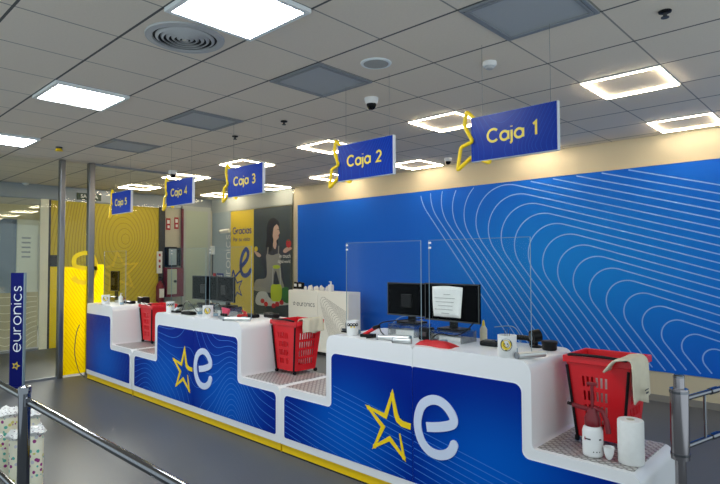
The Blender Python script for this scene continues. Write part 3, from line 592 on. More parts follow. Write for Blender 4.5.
# ---------------------------------------------------------------- checkout counters
YF, YB, ZT, ZL = 2.10, 2.72, 1.06, .56
def counter(xs, sgn, pattern, lab, ewhich, plate_mid=True):
    r = thing('checkout_counter', (xs, YF, 0), lab, 'counter', 'white and blue checkout counters'); X = lambda a: xs+sgn*a
    Lw, Hw = 1.44, .86
    poly = round_poly([(.001, .078), (Lw, .078), (Lw, ZL), (Hw, ZL), (Hw, ZT), (.001, ZT)], [0, .012, .06, .03, .075, .035])
    mpb = lambda a, b, d: (X(a), d, b)
    MB().prism(poly, mpb, YF, YB).build('body', 'body', r, 35)
    MB().box(min(X(.001), X(Lw-.01)), max(X(.001), X(Lw-.01)), YF+.014, YB-.02, 0, .078).use(1).box(min(X(.001), X(Lw-.01)), max(X(.001), X(Lw-.01)), YF+.010, YF+.014, 0, .010).build('plinth', ['kick', 'black_gap'], r)
    inner = round_poly([(.001, .14), (1.382, .14), (1.382, .497), (.80, .497), (.80, .92), (.001, .92)], [0, .02, .045, .045, .05, .014])
    outer = round_poly([(.001, .133), (1.389, .133), (1.389, .504), (.807, .504), (.807, .927), (.001, .927)], [0, .02, .045, .045, .05, .014])
    mb = MB().use(2).prism(outer, mpb, YF-.0015, YF); mb.use(0).prism(inner, mpb, YF-.003, YF-.001); mb.use(1)
    ins_l = inside(round_poly([(.001, .146), (1.376, .146), (1.376, .491), (.794, .491), (.794, .914), (.001, .914)], [0, .02, .04, .04, .05, .0])); mp = lambda a, b, d=0: (a, YF-.0036, b)
    insw = lambda a, b: ins_l((a-xs)*sgn, b)
    x0, x1 = min(X(0), X(1.39)), max(X(0), X(1.39))
    if pattern == 'diag':
        for k in range(15):
            zz = .79-.0455*k
            if zz > .5 : pts = [(-.22, zz-.19*.57), (2.1, zz-.19*.57-.205*2.32)]
            else: pts = [(-.8, zz), (2.1, zz-.205*2.9)]
            clipped(mb, pts, .0055, mp, 0, insw)
    elif pattern == 'wave':
        def fw(a, b):
            u = a+2.26; return .9*b+.55*math.exp(-((u+.02)/.33)**2)*(b-.55)*-1.2+.62*math.exp(-((u-.72)/.22)**2)*(1.05-b)*-1+.5*math.exp(-((u+1.02)/.3)**2)*(.8-b)*-1+.35*u*.6
        contours(mb, fw, x0, x1, .146, .914, [-1.2+i*.075 for i in range(36)], .006, mp, 0, insw, 60)
    else:
        for k in range(30): clipped(mb, [(-4.9+k*.045-.1, 1.0), (-4.9+k*.045+.22, .1)], .0035, mp, 0, insw)
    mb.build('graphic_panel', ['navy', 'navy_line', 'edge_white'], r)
    pl = sorted((X(Hw+.012), X(Lw-.045))); MB().box(pl[0], pl[1], YF+.035, YB-.015, ZL-.001, ZL+.004).build('tread_plate', 'plate', r)
    off = xs - .615
    if ewhich == 'star':
        S_ = [(.503, .444), (.521, .366), (.539, .288), (.412, .389), (.271, .305), (.351, .459), (.211, .57), (.374, .538), (.438, .702), (.472, .565), (.488, .535), (.524, .515), (.600, .510)]
        mb = MB().ribbon([(a+off, b) for a, b in S_], [.009, .020, .028, .032, .033, .033, .033, .033, .035, .037, .039, .041, .042], lambda a, b, d: (a, YF-d, b), .0075, .003)
        for a, b in ((.539, .288), (.271, .305), (.211, .57), (.438, .702)): mb.cyl((a+off, YF-.003, b), (a+off, YF-.0079, b), .0165, n=14)
        mb.build('star_emblem', 'yellow', r)
    if ewhich == 'e':
        E_ = [(.735, .537), (.80, .548), (.86, .563), (.915, .582), (.945, .602), (.948, .633), (.925, .67), (.885, .705), (.83, .726), (.765, .718), (.705, .68), (.672, .62), (.66, .55), (.672, .48), (.705, .42), (.762, .382), (.83, .375), (.89, .393), (.93, .425), (.95, .466)]
        q = cat_rom([(a+off, b) for a, b in E_], 4)
        mb = MB().ribbon(q, .062, lambda a, b, d: (a, YF-d, b), .0085, .003); mb.cyl((.95+off, YF-.003, .466), (.95+off, YF-.0089, .466), .031, n=20); mb.build('letter_emblem', 'emblem', r)
    return r
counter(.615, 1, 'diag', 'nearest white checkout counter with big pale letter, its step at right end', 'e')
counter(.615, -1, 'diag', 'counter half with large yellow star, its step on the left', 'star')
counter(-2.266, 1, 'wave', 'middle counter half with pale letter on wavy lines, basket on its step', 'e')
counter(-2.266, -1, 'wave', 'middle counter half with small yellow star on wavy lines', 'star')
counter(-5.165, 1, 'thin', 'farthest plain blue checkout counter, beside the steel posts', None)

# acrylic shields
def shield(x0, x1, lab):
    z0, z1, y = ZT+.014, 1.785, 2.30; r = thing('acrylic_shield', ((x0+x1)/2, y, ZT), lab, 'screen', 'clear acrylic shields on the counters')
    MB().box(x0, x1, y-.003, y+.003, z0, z1).build('sheet', 'acrylic', r)
    MB().box(x0-.002, x0, y-.003, y+.003, z0, z1).box(x1, x1+.002, y-.003, y+.003, z0, z1).box(x0-.002, x1+.002, y-.003, y+.003, z1, z1+.002).build('edge', 'acrylic_edge', r)
    for a in (x0+.12, x1-.12): MB().box(a-.02, a+.02, y-.02, y+.02, ZT, ZT+.03).build('foot', 'acrylic_edge', r, bevel=.003)
    for z in (z1-.015, z1-.05): MB().box(x0-.001, x0+.02, y-.006, y-.003, z-.009, z+.004).build('clip', 'white', r)
shield(-.214, .542, 'clear shield left of the sheet of paper on nearest counters'); shield(.616, 1.383, 'clear shield at right end of the nearest counters')
shield(-3.13, -2.37, 'clear shield on left half of middle counters'); shield(-2.29, -1.53, 'clear shield on right half of middle counters'); shield(-5.09, -4.38, 'clear shield on the farthest counter')

# monitors
def monitor(c, w, h, rz, lab, riser=.09, tilt=0, paper=False):
    x, y, zb = c; z0 = ZT+riser; r = thing('monitor', (x, y, z0), lab, 'monitor', 'black monitors on the counters'); R = Matrix.Rotation(rz, 3, 'Z')
    P = lambda a, b, d: tuple(Vector((x, y, 0))+R @ Vector((a, b, 0))+Vector((0, 0, d)))
    zc = zb+h/2
    MB().obox(P(0, 0, zc), (w, .022, h), rz, tilt).build('display', 'matte_black', r, bevel=.004)
    f = r; mb = MB(); t2 = .009
    MB().obox(P(0, -.0125, zb+.006), (w, .004, .010), rz, tilt).obox(P(0, -.0125, zb+h-.005), (w, .004, .007), rz, tilt).obox(P(-w/2+.004, -.0125, zc), (.006, .004, h), rz, tilt).obox(P(w/2-.004, -.0125, zc), (.006, .004, h), rz, tilt).build('bezel', 'darkgrey', r)
    MB().obox(P(0, .02, (z0+zb+.1)/2), (.06, .022, zb+.1-z0), rz).build('stand', 'black', r); MB().obox(P(0, .02, z0+.008), (.20, .14, .015), rz).build('stand_base', 'black', r, bevel=.004)
    MB().obox(P(-.02, -.022, zc-.01), (.10, .016, .10), rz, tilt).build('mount_plate', 'black', r, bevel=.004)
    if paper:
        mb = MB(); nx, nz_ = 10, 8; vs = []; fs = []
        for i in range(nx+1):
            for j in range(nz_+1):
                a = -.145+.255*i/nx; b = .245-.215*j/nz_; a += (.5-j/nz_)*-.012*(1 if i < 5 else -1)
                b -= .018*math.sin(i/nx*math.pi)*(1-j/nz_)*-1*.4; vs.append(P(a, -.034-.005*math.sin(i*1.1+j*.4), zb+b+.005))
        for i in range(nx):
            for j in range(nz_): k = i*(nz_+1)+j; fs.append((k, k+nz_+1, k+nz_+2, k+1))
        mb.add(vs, fs); mb.use(1)
        for k, (a0, a1) in enumerate(((-.03, .03), (-.11, .07), (-.10, .06), (-.08, .05), (-.11, .05), (-.05, .02))):
            z = zb+.195-.027*k; mb.add([P(a0-.015, -.0405, z), P(a1-.015, -.0405, z), P(a1-.015, -.0405, z+.004), P(a0-.015, -.0405, z+.004)], [(0,1,2,3)])
        o = mb.build('paper_notice', ['paper', 'print_grey'], smooth=60); sm = o.modifiers.new('s', 'SOLIDIFY'); sm.thickness = .0008; tag(o, 'crumpled white notice sheet taped to the back of a monitor', 'paper')
    return r
def riser(x0, x1, y0, y1, h, lab):
    r = thing('monitor_riser', ((x0+x1)/2, (y0+y1)/2, ZT), lab, 'stand', 'clear monitor risers')
    MB().box(x0, x1, y0, y1, ZT+h-.006, ZT+h).build('top', 'riser', r); MB().box(x0, x0+.006, y0, y1, ZT, ZT+h-.006).build('side', 'riser', r); MB().box(x1-.006, x1, y0, y1, ZT, ZT+h-.006).build('side', 'riser', r); MB().box(x0+.006, x1-.006, y1-.006, y1, ZT, ZT+h-.006).build('back', 'riser', r)
    MB().box(x0+.03, x1-.03, y0+.06, y1-.04, ZT, ZT+h*.45).build('tray', 'white', r, bevel=.006)
riser(.14, .40, 2.40, 2.62, .09, 'clear riser under the monitor at left of nearest counters'); monitor((.27, 2.52, 1.205), .45, .262, .0, 'black monitor at left on the nearest counters')
riser(.58, .84, 2.36, 2.56, .08, 'clear riser standing on the red pouch'); monitor((.705, 2.45, 1.20), .48, .275, -.05, 'black monitor with the paper notice on its back', .08, paper=True)
riser(-2.86, -2.60, 2.36, 2.56, .09, 'clear riser under the left monitor of middle counters'); monitor((-2.66, 2.47, 1.2), .54, .275, .0, 'left black monitor on the middle counters')
riser(-2.36, -2.06, 2.36, 2.56, .09, 'clear riser under the right monitor of middle counters'); monitor((-2.19, 2.44, 1.2), .37, .275, -.08, 'smaller right black monitor on the middle counters')
riser(-5.10, -4.92, 2.38, 2.54, .06, 'clear riser on the farthest counter'); monitor((-5.10, 2.46, 1.215), .21, .29, .12, 'black monitor seen edge-on on farthest counter', .06)

# small things on the counters
def pouch(x0, x1, y0, y1, h):
    mb = MB(); nx, ny = 16, 8; vs = []; fs = []
    for i in range(nx+1):
        for j in range(ny+1):
            u, v_ = i/nx, j/ny; e_ = min(1, 4.5*min(u, 1-u, v_*.6, (1-v_)*.6)); z = ZT+.002+h*math.sqrt(max(0, e_))*(1+.12*math.sin(9*u+3*v_)+.08*math.sin(17*u))
            vs.append((x0+(x1-x0)*u+.006*math.sin(7*v_), y0+(y1-y0)*v_+.012*math.sin(6*u), z))
    for i in range(nx):
        for j in range(ny): k = i*(ny+1)+j; fs.append((k, k+ny+1, k+ny+2, k+1))
    n = len(vs); ring = [i*(ny+1) for i in range(nx+1)]+[nx*(ny+1)+j for j in range(1, ny+1)]+[i*(ny+1)+ny for i in range(nx-1, -1, -1)]+[j for j in range(ny-1, 0, -1)]
    vs2 = [(vs[k][0], vs[k][1], ZT) for k in ring]; vs += vs2; m_ = len(ring)
    for i in range(m_): fs.append((ring[i], ring[(i+1) % m_], n+(i+1) % m_, n+i))
    fs.append(tuple(n+i for i in range(m_-1, -1, -1))); mb.add(vs, fs)
    tag(mb.build('pouch', 'pouch', smooth=60), 'crumpled red pouch lying in front of clear riser on nearest counters', 'pouch')
pouch(.60, .88, 2.15, 2.272, .032)
def mug(c, lab, s=1.0, straws=True):
    x, y = c; r = thing('pen_cup', (x, y, ZT), lab, 'cup', 'white cups with round yellow sticker')
    MB().lathe((x, y, ZT), [(.048*s, 0), (.05*s, .004), (.051*s, .118*s), (.047*s, .118*s), (.046*s, .01)], 32).build('cup_body', 'white', r, 40)
    f = math.atan2(-.8756-y, 2.9351-x)-.1; mb = MB()
    for ri, (rad, idx) in enumerate(((.034*s, 0), (.027*s, 1))):
        vs = []; n = 20
        for k in range(n): a = 2*math.pi*k/n; th = f+rad*math.cos(a)/(.052*s); vs.append((x+(.0517+.0006*ri)*s*math.cos(th), y+(.0517+.0006*ri)*s*math.sin(th), ZT+.07*s+rad*math.sin(a)))
        mb.use(ri).add(vs, [tuple(range(n))])
    for a in (-.2, .15): th = f+a; mb.use(2).cyl((x+.0525*s*math.cos(th), y+.0525*s*math.sin(th), ZT+.076*s), (x+.054*s*math.cos(th), y+.054*s*math.sin(th), ZT+.076*s), .004*s, n=8)
    q = [(x+.054*s*math.cos(f+a), y+.054*s*math.sin(f+a), ZT+.058*s+.012*(a/.28)**2*s) for a in [(-.28+.07*k) for k in range(9)]]; mb.tube(q, .0016, 5)
    mb.build('sticker', ['darkgrey', 'lemon', 'black'], r)
    if straws:
        for a, b in ((-.01, .02), (.02, -.012), (.0, -.02)):
            p_ = MB().cyl((x+a*.4, y+b*.4, ZT+.012), (x+a*1.4, y+b*1.4, ZT+.165), .0016, n=6).build('pen', 'darkgrey'); tag(p_, 'thin dark pen standing in the white cup with yellow sticker', 'pen', 'thin pens in the nearest cup')
mug((1.30, 2.15), 'white cup with yellow round sticker on the nearest counter', 1.1); mug((-2.11, 2.17), 'white cup with yellow round sticker on the middle counters', 1.05, False); mug((-4.78, 2.2), 'white cup with yellow round sticker on the farthest counter', 1.05, False)
def owl(c, lab):
    x, y = c; r = thing('dispenser_cup', (x, y, ZT), lab, 'cup', 'white cups with dark eye pattern')
    MB().lathe((x, y, ZT), [(.042, 0), (.045, .005), (.048, .115), (.044, .115), (.041, .01)], 28).build('cup_body', 'white', r, 40); mb = MB(); f = math.atan2(-.8756-y, 2.9351-x)
    for k in range(4):
        th = f-.72+.48*k; mb.use(0).cyl((x+.0455*math.cos(th), y+.0455*math.sin(th), ZT+.085), (x+.0490*math.cos(th), y+.0490*math.sin(th), ZT+.085), .013, n=12); mb.use(1).cyl((x+.0485*math.cos(th), y+.0485*math.sin(th), ZT+.086), (x+.0498*math.cos(th), y+.0498*math.sin(th), ZT+.086), .005, n=10)
    for k in range(2): th = f-.25+.5*k; mb.use(2).cyl((x+.0455*math.cos(th), y+.0455*math.sin(th), ZT+.067), (x+.0490*math.cos(th), y+.0490*math.sin(th), ZT+.067), .007, n=8)
    mb.build('eye_pattern', ['black', 'white', 'lemon'], r)
owl((-.06, 2.21), 'white cup with dark eye pattern at left of nearest counters'); owl((-3.02, 2.23), 'white cup with dark eye pattern at left of middle counters')
def rolltube(c, a, L, lab):
    x, y = c; R_ = .019; d = Vector((math.cos(a), math.sin(a), 0))*L/2; p0 = Vector((x, y, ZT+R_)); r = thing('steel_tube', (x, y, ZT), lab, 'tube', 'grey tubes lying on the counters')
    MB().cyl(p0-d, p0+d, R_, n=20).build('barrel', 'tube_metal', r, 40); MB().cyl(p0-d*1.02, p0-d*.9, R_*1.08, n=20).build('end_cap', 'grey', r, 40)
rolltube((.36, 2.20), .45, .24, 'grey tube lying before the left monitor riser'); rolltube((.50, 2.13), .3, .14, 'short grey tube beside the red pouch'); rolltube((1.425, 2.20), 1.1, .2, 'long grey tube lying beside the nearest cup with yellow sticker'); rolltube((-1.60, 2.18), .55, .28, 'white-grey tube at right end of the middle counters')
def scanner(x, y, lab, m_='red', a=.3):
    r = thing('barcode_scanner', (x, y, ZT), lab, 'scanner', 'hand scanners on the counters'); c, s_ = math.cos(a), math.sin(a)
    MB().obox((x, y, ZT+.012), (.11, .07, .024), a).build('base', 'black', r, bevel=.006); MB().obox((x+.015*c, y+.015*s_, ZT+.045), (.12, .032, .024), a, 0, -.5).build('grip', m_, r, bevel=.008); MB().obox((x+.07*c, y+.07*s_, ZT+.078), (.05, .05, .028), a, 0, -.3).build('head', 'black', r, bevel=.008)
scanner(.10, 2.215, 'red and black hand scanner right of the eye-patterned cup'); scanner(-2.86, 2.22, 'dark hand scanner lying left of the middle monitors', 'white', .1)
def terminal(x, y, a, lab, h=.035):
    r = thing('card_terminal', (x, y, ZT), lab, 'card reader', 'black card terminals'); MB().obox((x, y, ZT+h/2), (.19, .085, h), a).build('body', 'black', r, bevel=.012); MB().obox((x+.045*math.cos(a), y+.045*math.sin(a), ZT+h+.0015), (.07, .06, .003), a).build('screen', 'screen', r); MB().obox((x-.04*math.cos(a), y-.04*math.sin(a), ZT+h+.002), (.07, .06, .004), a).build('keypad', 'darkgrey', r)
terminal(1.04, 2.46, .15, 'black card terminal left of the nearest yellow-sticker cup'); terminal(-1.78, 2.47, .1, 'black card terminal at right of the middle monitors'); terminal(-1.60, 2.60, -.1, 'second black terminal farther back beside the basket', .045); terminal(-4.62, 2.46, .1, 'flat black card terminal on the farthest counter'); terminal(-2.55, 2.20, .05, 'low black terminal between the middle monitor stands', .03)
r = thing('swivel_lamp', (1.27, 2.60, ZT), 'black round gadget with ring behind the nearest cup', 'gadget'); MB().lathe((1.27, 2.60, ZT), [(.04, 0), (.04, .01), (.012, .016), (.012, .05)], 20).build('base', 'black', r, 40); MB().cyl((1.25, 2.575, ZT+.07), (1.285, 2.62, ZT+.08), .042, n=22).build('head', 'black', r, 40); MB().cyl((1.246, 2.569, ZT+.069), (1.25, 2.575, ZT+.07), .026, n=22).build('lens', 'chrome', r)
r = thing('telephone_handset', (1.15, 2.66, ZT), 'black handset lying at the back of nearest counter', 'phone'); MB().tube([(1.06, 2.66, ZT+.025), (1.1, 2.665, ZT+.045), (1.18, 2.665, ZT+.045), (1.22, 2.66, ZT+.025)], .018, 12).build('grip', 'black', r, 60); MB().cyl((1.06, 2.66, ZT), (1.06, 2.66, ZT+.035), .026).build('earpiece', 'black', r, 40); MB().cyl((1.22, 2.66, ZT), (1.22, 2.66, ZT+.035), .026).build('mouthpiece', 'black', r, 40)
r = thing('black_jar', (1.385, 2.55, ZT), 'low round black tub near the corner of nearest counter', 'tub'); MB().lathe((1.385, 2.55, ZT), [(.04, 0), (.046, .006), (.046, .04)], 26).build('body', 'black', r, 40); MB().lathe((1.385, 2.55, ZT), [(.051, .04), (.051, .056), (.045, .06)], 26).build('lid', 'black', r, 40)
r = thing('flat_stapler', (-.17, 2.22, ZT), 'small grey stapler left of the eye-patterned cup', 'stapler'); MB().obox((-.17, 2.27, ZT+.011), (.12, .035, .014), .1).build('base', 'black', r, bevel=.004); MB().obox((-.17, 2.27, ZT+.028), (.115, .03, .014), .1).build('arm', 'darkgrey', r, bevel=.004)
r = thing('glue_bottle', (.86, 2.62, ZT), 'small cream bottle with cap behind the paper-covered monitor', 'bottle'); MB().lathe((.86, 2.62, ZT), [(.024, 0), (.026, .01), (.026, .085), (.012, .11)], 20).build('body', 'cloth', r, 40); MB().lathe((.86, 2.62, ZT), [(.011, .11), (.009, .135), (.004, .15)], 16).build('cap', 'lemon', r, 40)
def cable(pts, lab, m_='black', rad=.0045, cat='cable', nm='cable'): tag(MB().tube([tuple(q) for q in cat_rom(pts, 6)], rad, 6).build(nm, m_, smooth=60), lab, cat)
z = ZT+.0065
cable([(.42, 2.50, 1.2), (.12, 2.37, 1.16), (.11, 2.345, 1.10), (.16, 2.335, z), (.20, 2.28, z), (.16, 2.13, z)], 'black cable looping over the left clear riser')
cable([(.90, 2.44, 1.22), (.885, 2.35, 1.16), (.80, 2.335, 1.12), (.66, 2.34, 1.12), (.59, 2.335, z), (.57, 2.33, z)], 'black cable looping over the riser behind the red pouch')
cable([(-.06, 2.66, z), (.0, 2.68, 1.15), (.12, 2.69, 1.185), (.28, 2.68, 1.15), (.33, 2.66, z)], 'thin pale wire arc behind the left monitor', 'acrylic_edge', .003)
cable([(.92, 2.67, 1.16), (1.05, 2.68, 1.175), (1.10, 2.69, 1.13), (1.11, 2.70, z)], 'thin pale wire arc behind the nearest card terminal', 'acrylic_edge', .003)
cable([(-2.95, 2.34, z), (-2.9, 2.34, 1.15), (-2.8, 2.34, 1.18), (-2.62, 2.34, 1.08), (-2.5, 2.34, z)], 'black cable over the left riser of the middle counters')
cable([(-2.4, 2.34, z), (-2.3, 2.33, 1.14), (-2.18, 2.34, 1.19), (-2.1, 2.33, 1.08)], 'black cable in front of right riser of middle counters')
cable([(-5.3, 2.05, .75), (-5.28, 2.0, .62), (-5.27, 1.98, .35), (-5.24, 2.03, .1), (-5.2, 2.09, .02)], 'dark cable hanging down beside the farthest counter', 'darkgrey', .006)
r = thing('power_adapter', (.60, 2.36, ZT), 'black adapter block between the two nearest risers', 'adapter'); MB().box(.47, .56, 2.36, 2.44, ZT, ZT+.09).build('body', 'black', r, bevel=.008); MB().box(.485, .545, 2.35, 2.36, ZT+.03, ZT+.06).build('socket', 'darkgrey', r)
mb = MB(); mb.add([(-1.98, 2.25, 1.165), (-1.80, 2.22, 1.16), (-1.86, 2.24, 1.10), (-1.95, 2.25, 1.06), (-1.98, 2.27, 1.165), (-1.80, 2.24, 1.16), (-1.86, 2.26, 1.10), (-1.95, 2.27, 1.06)], [(0,1,2,3), (7,6,5,4), (0,4,5,1), (1,5,6,2), (2,6,7,3), (3,7,4,0)]); tag(mb.build('paper_flag', 'pink'), 'pink-red triangular card beside the right middle monitor', 'card')
mb = MB()
for k in range(7): a = k*.35; mb.tube([(-1.80+.05*math.cos(a), 2.38+.05*math.sin(a), ZT), (-1.80+.035*math.cos(a), 2.38+.035*math.sin(a), ZT+.06), (-1.80, 2.38, ZT+.075)], .008, 6)
mb.lathe((-1.80, 2.38, ZT), [(.05, 0), (.055, .03), (.045, .035)], 18); tag(mb.build('red_decoration', 'pouch', smooth=60), 'small red mesh ornament right of the pink card', 'ornament')
r = thing('stamp_holder', (-1.87, 2.2, ZT), 'grey block with black knobs beside the red ornament', 'stamp holder'); MB().box(-1.92, -1.80, 2.17, 2.23, ZT, ZT+.03).build('block', 'grey', r, bevel=.004)
for a in (-1.90, -1.86, -1.82): MB().lathe((a, 2.2, ZT+.03), [(.012, 0), (.014, .02), (.006, .028)], 12).build('knob', 'black', r, 40)
r = thing('hand_sanitiser', (-4.62, 2.36, ZT), 'small white pump bottle on the farthest counter', 'bottle'); MB().lathe((-4.70, 2.37, ZT), [(.028, 0), (.03, .01), (.03, .09), (.01, .11), (.008, .135)], 18).build('bottle_body', 'white', r, 40); MB().box(-4.705, -4.66, 2.364, 2.376, ZT+.135, ZT+.145).build('pump', 'white', r)
r = thing('ticket_printer', (-4.48, 2.60, ZT), 'black ticket printer at the back of the farthest counter', 'printer'); MB().box(-4.56, -4.42, 2.54, 2.66, ZT, ZT+.09).build('body', 'black', r, bevel=.01); MB().box(-4.53, -4.45, 2.56, 2.58, ZT+.09, ZT+.086).build('paper_slot', 'darkgrey', r)
r = thing('desk_device', (-2.98, 2.62, ZT), 'dark device at the back edge of the middle counters', 'device'); MB().obox((-2.98, 2.62, ZT+.02), (.13, .06, .04), .2).build('body', 'darkgrey', r, bevel=.01); MB().obox((-2.98, 2.615, ZT+.045), (.06, .04, .01), .2).build('button', 'black', r)

# ---------------------------------------------------------------- baskets
def basket(x, y, lab, bag=None):
    z0 = ZL+.006; hb = .03; Hh = .468; bw, bd, tw, td = .27, .26, .37, .33
    r = thing('shopping_basket', (x, y, z0), lab, 'basket', 'red wheeled shopping baskets')
    def corner(u, v_, h):   # u, v in 0..1
        k = (h/Hh); w = bw+(tw-bw)*k; d = bd+(td-bd)*k; xl = .055*(1-k); return (x+xl+u*w, y+.02*(1-k)+v_*d, z0+hb+h)
    mb = MB()
    def wallface(f, nu, rows, slots, op=.5):
        # grid with holes
        us = [0, .16]; 
        for k in range(nu): us += [.16+.68*(k+.42)/nu*1, .16+.68*(k+1)/nu]
        us += [1]; us = sorted(set([0, .16] + sum([[.16+.68*(k+1-op)/nu, .16+.68*(k+1)/nu-.002] for k in range(nu)], []) + [1]))
        hs = [0]; rr = []
        for a, b in rows: hs += [a, b]; rr.append((a, b))
        hs.append(Hh)
        for i in range(len(us)-1):
            for j in range(len(hs)-1):
                if j % 2 == 1 and i % 2 == 1 and 0 < i < len(us)-2 and slots(i//2, j//2): continue
                q = [f(us[i], hs[j]), f(us[i+1], hs[j]), f(us[i+1], hs[j+1]), f(us[i], hs[j+1])]
                mb.add(q, [(0,1,2,3)])
    rows = [(.06, .115), (.14, .195), (.22, .275), (.30, .36)]
    wallface(lambda u, h: corner(u, 0, h), 9, rows, lambda i, j: i in (1, 2, 3, 5, 6) or (j > 0 and i in (4,)))
    wallface(lambda u, h: corner(1, u, h), 7, rows, lambda i, j: True)
    wallface(lambda u, h: corner(1-u, 1, h), 9, rows, lambda i, j: True, .85); wallface(lambda u, h: corner(0, 1-u, h), 7, rows, lambda i, j: True, .85)
    mb.add([corner(0, 0, 0), corner(1, 0, 0), corner(1, 1, 0), corner(0, 1, 0)], [(0,3,2,1)])
    o = mb.build('basket_body', 'red', r); so = o.modifiers.new('s', 'SOLIDIFY'); so.thickness = .004
    zt = z0+hb+Hh; mb = MB(); e = .014
    for a, b in (((x-e, x+tw+e), (y-e, y)), ((x-e, x+tw+e), (y+td, y+td+e)), ((x-e, x), (y, y+td)), ((x+tw, x+tw+e), (y, y+td))): mb.box(a[0], a[1], b[0], b[1], zt-.035, zt+.006)
    mb.build('rim', 'red', r, bevel=.004)
    for u in (0, 1):
        a = corner(u, 0, .005); b = corner(u, 0, Hh-.05); o_ = .012 if u == 0 else -.02; MB().tube([(a[0]+o_*.3, a[1]-.008, a[2]), (b[0]+o_*.3, b[1]-.008, b[2])], .0085, 8).build('rail', 'black', r, 60)
    MB().tube([tuple(q) for q in cat_rom([(x+.02, y-.005, zt+.008), (x+.05, y-.022, zt+.016), (x+tw/2, y-.026, zt+.02), (x+tw-.05, y-.022, zt+.016), (x+tw-.02, y-.005, zt+.008)], 5)], .0085, 8).build('handle', 'black', r, 60)
    for u, v_ in ((0, 0), (1, 0), (0, 1), (1, 1)):
        c = corner(u, v_, 0); MB().cyl((c[0]-.008, c[1], z0+.018), (c[0]+.008, c[1], z0+.018), .018).build('wheel', 'black', r, 40)
        MB().box(c[0]-.01, c[0]+.01, c[1]-.006, c[1]+.006, z0+.02, z0+.034).build('caster', 'black', r)
    return r, zt
def drape(name, xr, y0, y1, zt, drop, inn, lab, cat, seed, pr):
    mb = MB(); rnd = random.Random(seed); prof = [(-inn, -.05), (-inn*.6, .012), (-.02, .028), (.012, .032), (.036, .016), (.046, -.02), (.052, -.5*drop), (.06, -drop)]; P = cat_rom(prof, 3); n = 14; vs = []; fs = []
    for i, q in enumerate(P):
        t_ = i/(len(P)-1)
        for j in range(n+1):
            v_ = j/n; w = .010*math.sin(9*v_+seed)*t_+.006*math.sin(17*v_+5*t_); vs.append((xr+q.x+w*(.2+t_), y0+(y1-y0)*(v_-.5)*(1+.12*math.sin(3*t_+seed))+(y1-y0)/2-.02*t_, zt+q.y+abs(w)*.6*(1-t_)+(.012*math.sin(8*v_) if i == len(P)-1 else 0)))
    m_ = n+1
    for i in range(len(P)-1):
        for j in range(n): k = i*m_+j; fs.append((k, k+1, k+m_+1, k+m_))
    mb.add(vs, fs)
    if pr:
        pass
    o = mb.build(name, ['cloth', 'print_dark'], smooth=70); s_ = o.modifiers.new('s', 'SOLIDIFY'); s_.thickness = .010; s_.offset = 1
    if pr: LOC[o.name] = (0, 0, 0); MB().box(xr+.080, xr+.0815, y0+.06, y0+.12, zt-.135, zt-.129).box(xr+.080, xr+.0815, y0+.08, y0+.12, zt-.155, zt-.145).build('printed_mark', 'print_dark', o)
    return tag(o, lab, cat)
def crumple(name, x0, x1, y0, y1, zt, drop, lab, cat, seed, m_='cloth', print_=True):
    rnd = random.Random(seed); mb = MB(); nx, ny = 14, 12; vs = []; fs = []
    ph = [rnd.uniform(0, 6) for _ in range(4)]
    for i in range(nx+1):
        for j in range(ny+1):
            u, v_ = i/nx, j/ny; xx = x0+(x1-x0)*u; yy = y0+(y1-y0)*v_; z = zt+.03+.018*math.sin(7*u+ph[0])*math.cos(5*v_+ph[1])+.012*math.sin(15*v_+ph[2])
            if u > .55: t_ = (u-.55)/.45; xx = x0+(x1-x0)*.55+.10*t_**.7*(x1-x0)+.012*math.sin(9*v_+ph[3]); z -= drop*t_
            vs.append((xx, yy, z))
    for i in range(nx):
        for j in range(ny): k = i*(ny+1)+j; fs.append((k, k+ny+1, k+ny+2, k+1))
    mb.add(vs, fs)
    o = mb.build(name, [m_], smooth=70); s_ = o.modifiers.new('s', 'SOLIDIFY'); s_.thickness = .006; s_.offset = 1
    return tag(o, lab, cat)
b1, zt = basket(1.555, 2.395, 'nearest red wheeled basket, on the step at right end'); 
drape('plastic_bag', 1.555+.37, 2.30, 2.58, zt, .20, .12, 'cream folded plastic bag draped over the right rim of the nearest basket', 'bag', 3, True)
basket(-1.400, 2.45, 'red wheeled basket on the step of the middle counters'); drape('newspaper', -1.400+.37, 2.53, 2.75, zt, .10, .12, 'cream folded papers on the right rim of the middle basket', 'paper', 5, False)
r3, _ = basket(-4.300, 2.46, 'farthest red wheeled basket on the end counter step'); crumple('white_bag', -4.42, -4.29, 2.44, 2.6, zt-.10, .10, 'small crumpled cream bag hanging left of the farthest basket', 'bag', 8)

for (x, y, lab) in ((1.555, 2.395, 'added white block brightening the slots of the nearest red basket'), (-1.400, 2.45, 'added white block brightening the slots of the middle red basket')):
    mb = MB(); mb.obox((x+.20, y+.24, ZL+.25), (.22, .07, .36), .05); tag(mb.build('slot_brightener', 'paper', bevel=.015), lab, 'paper')  # white block added inside each basket so the slots look bright
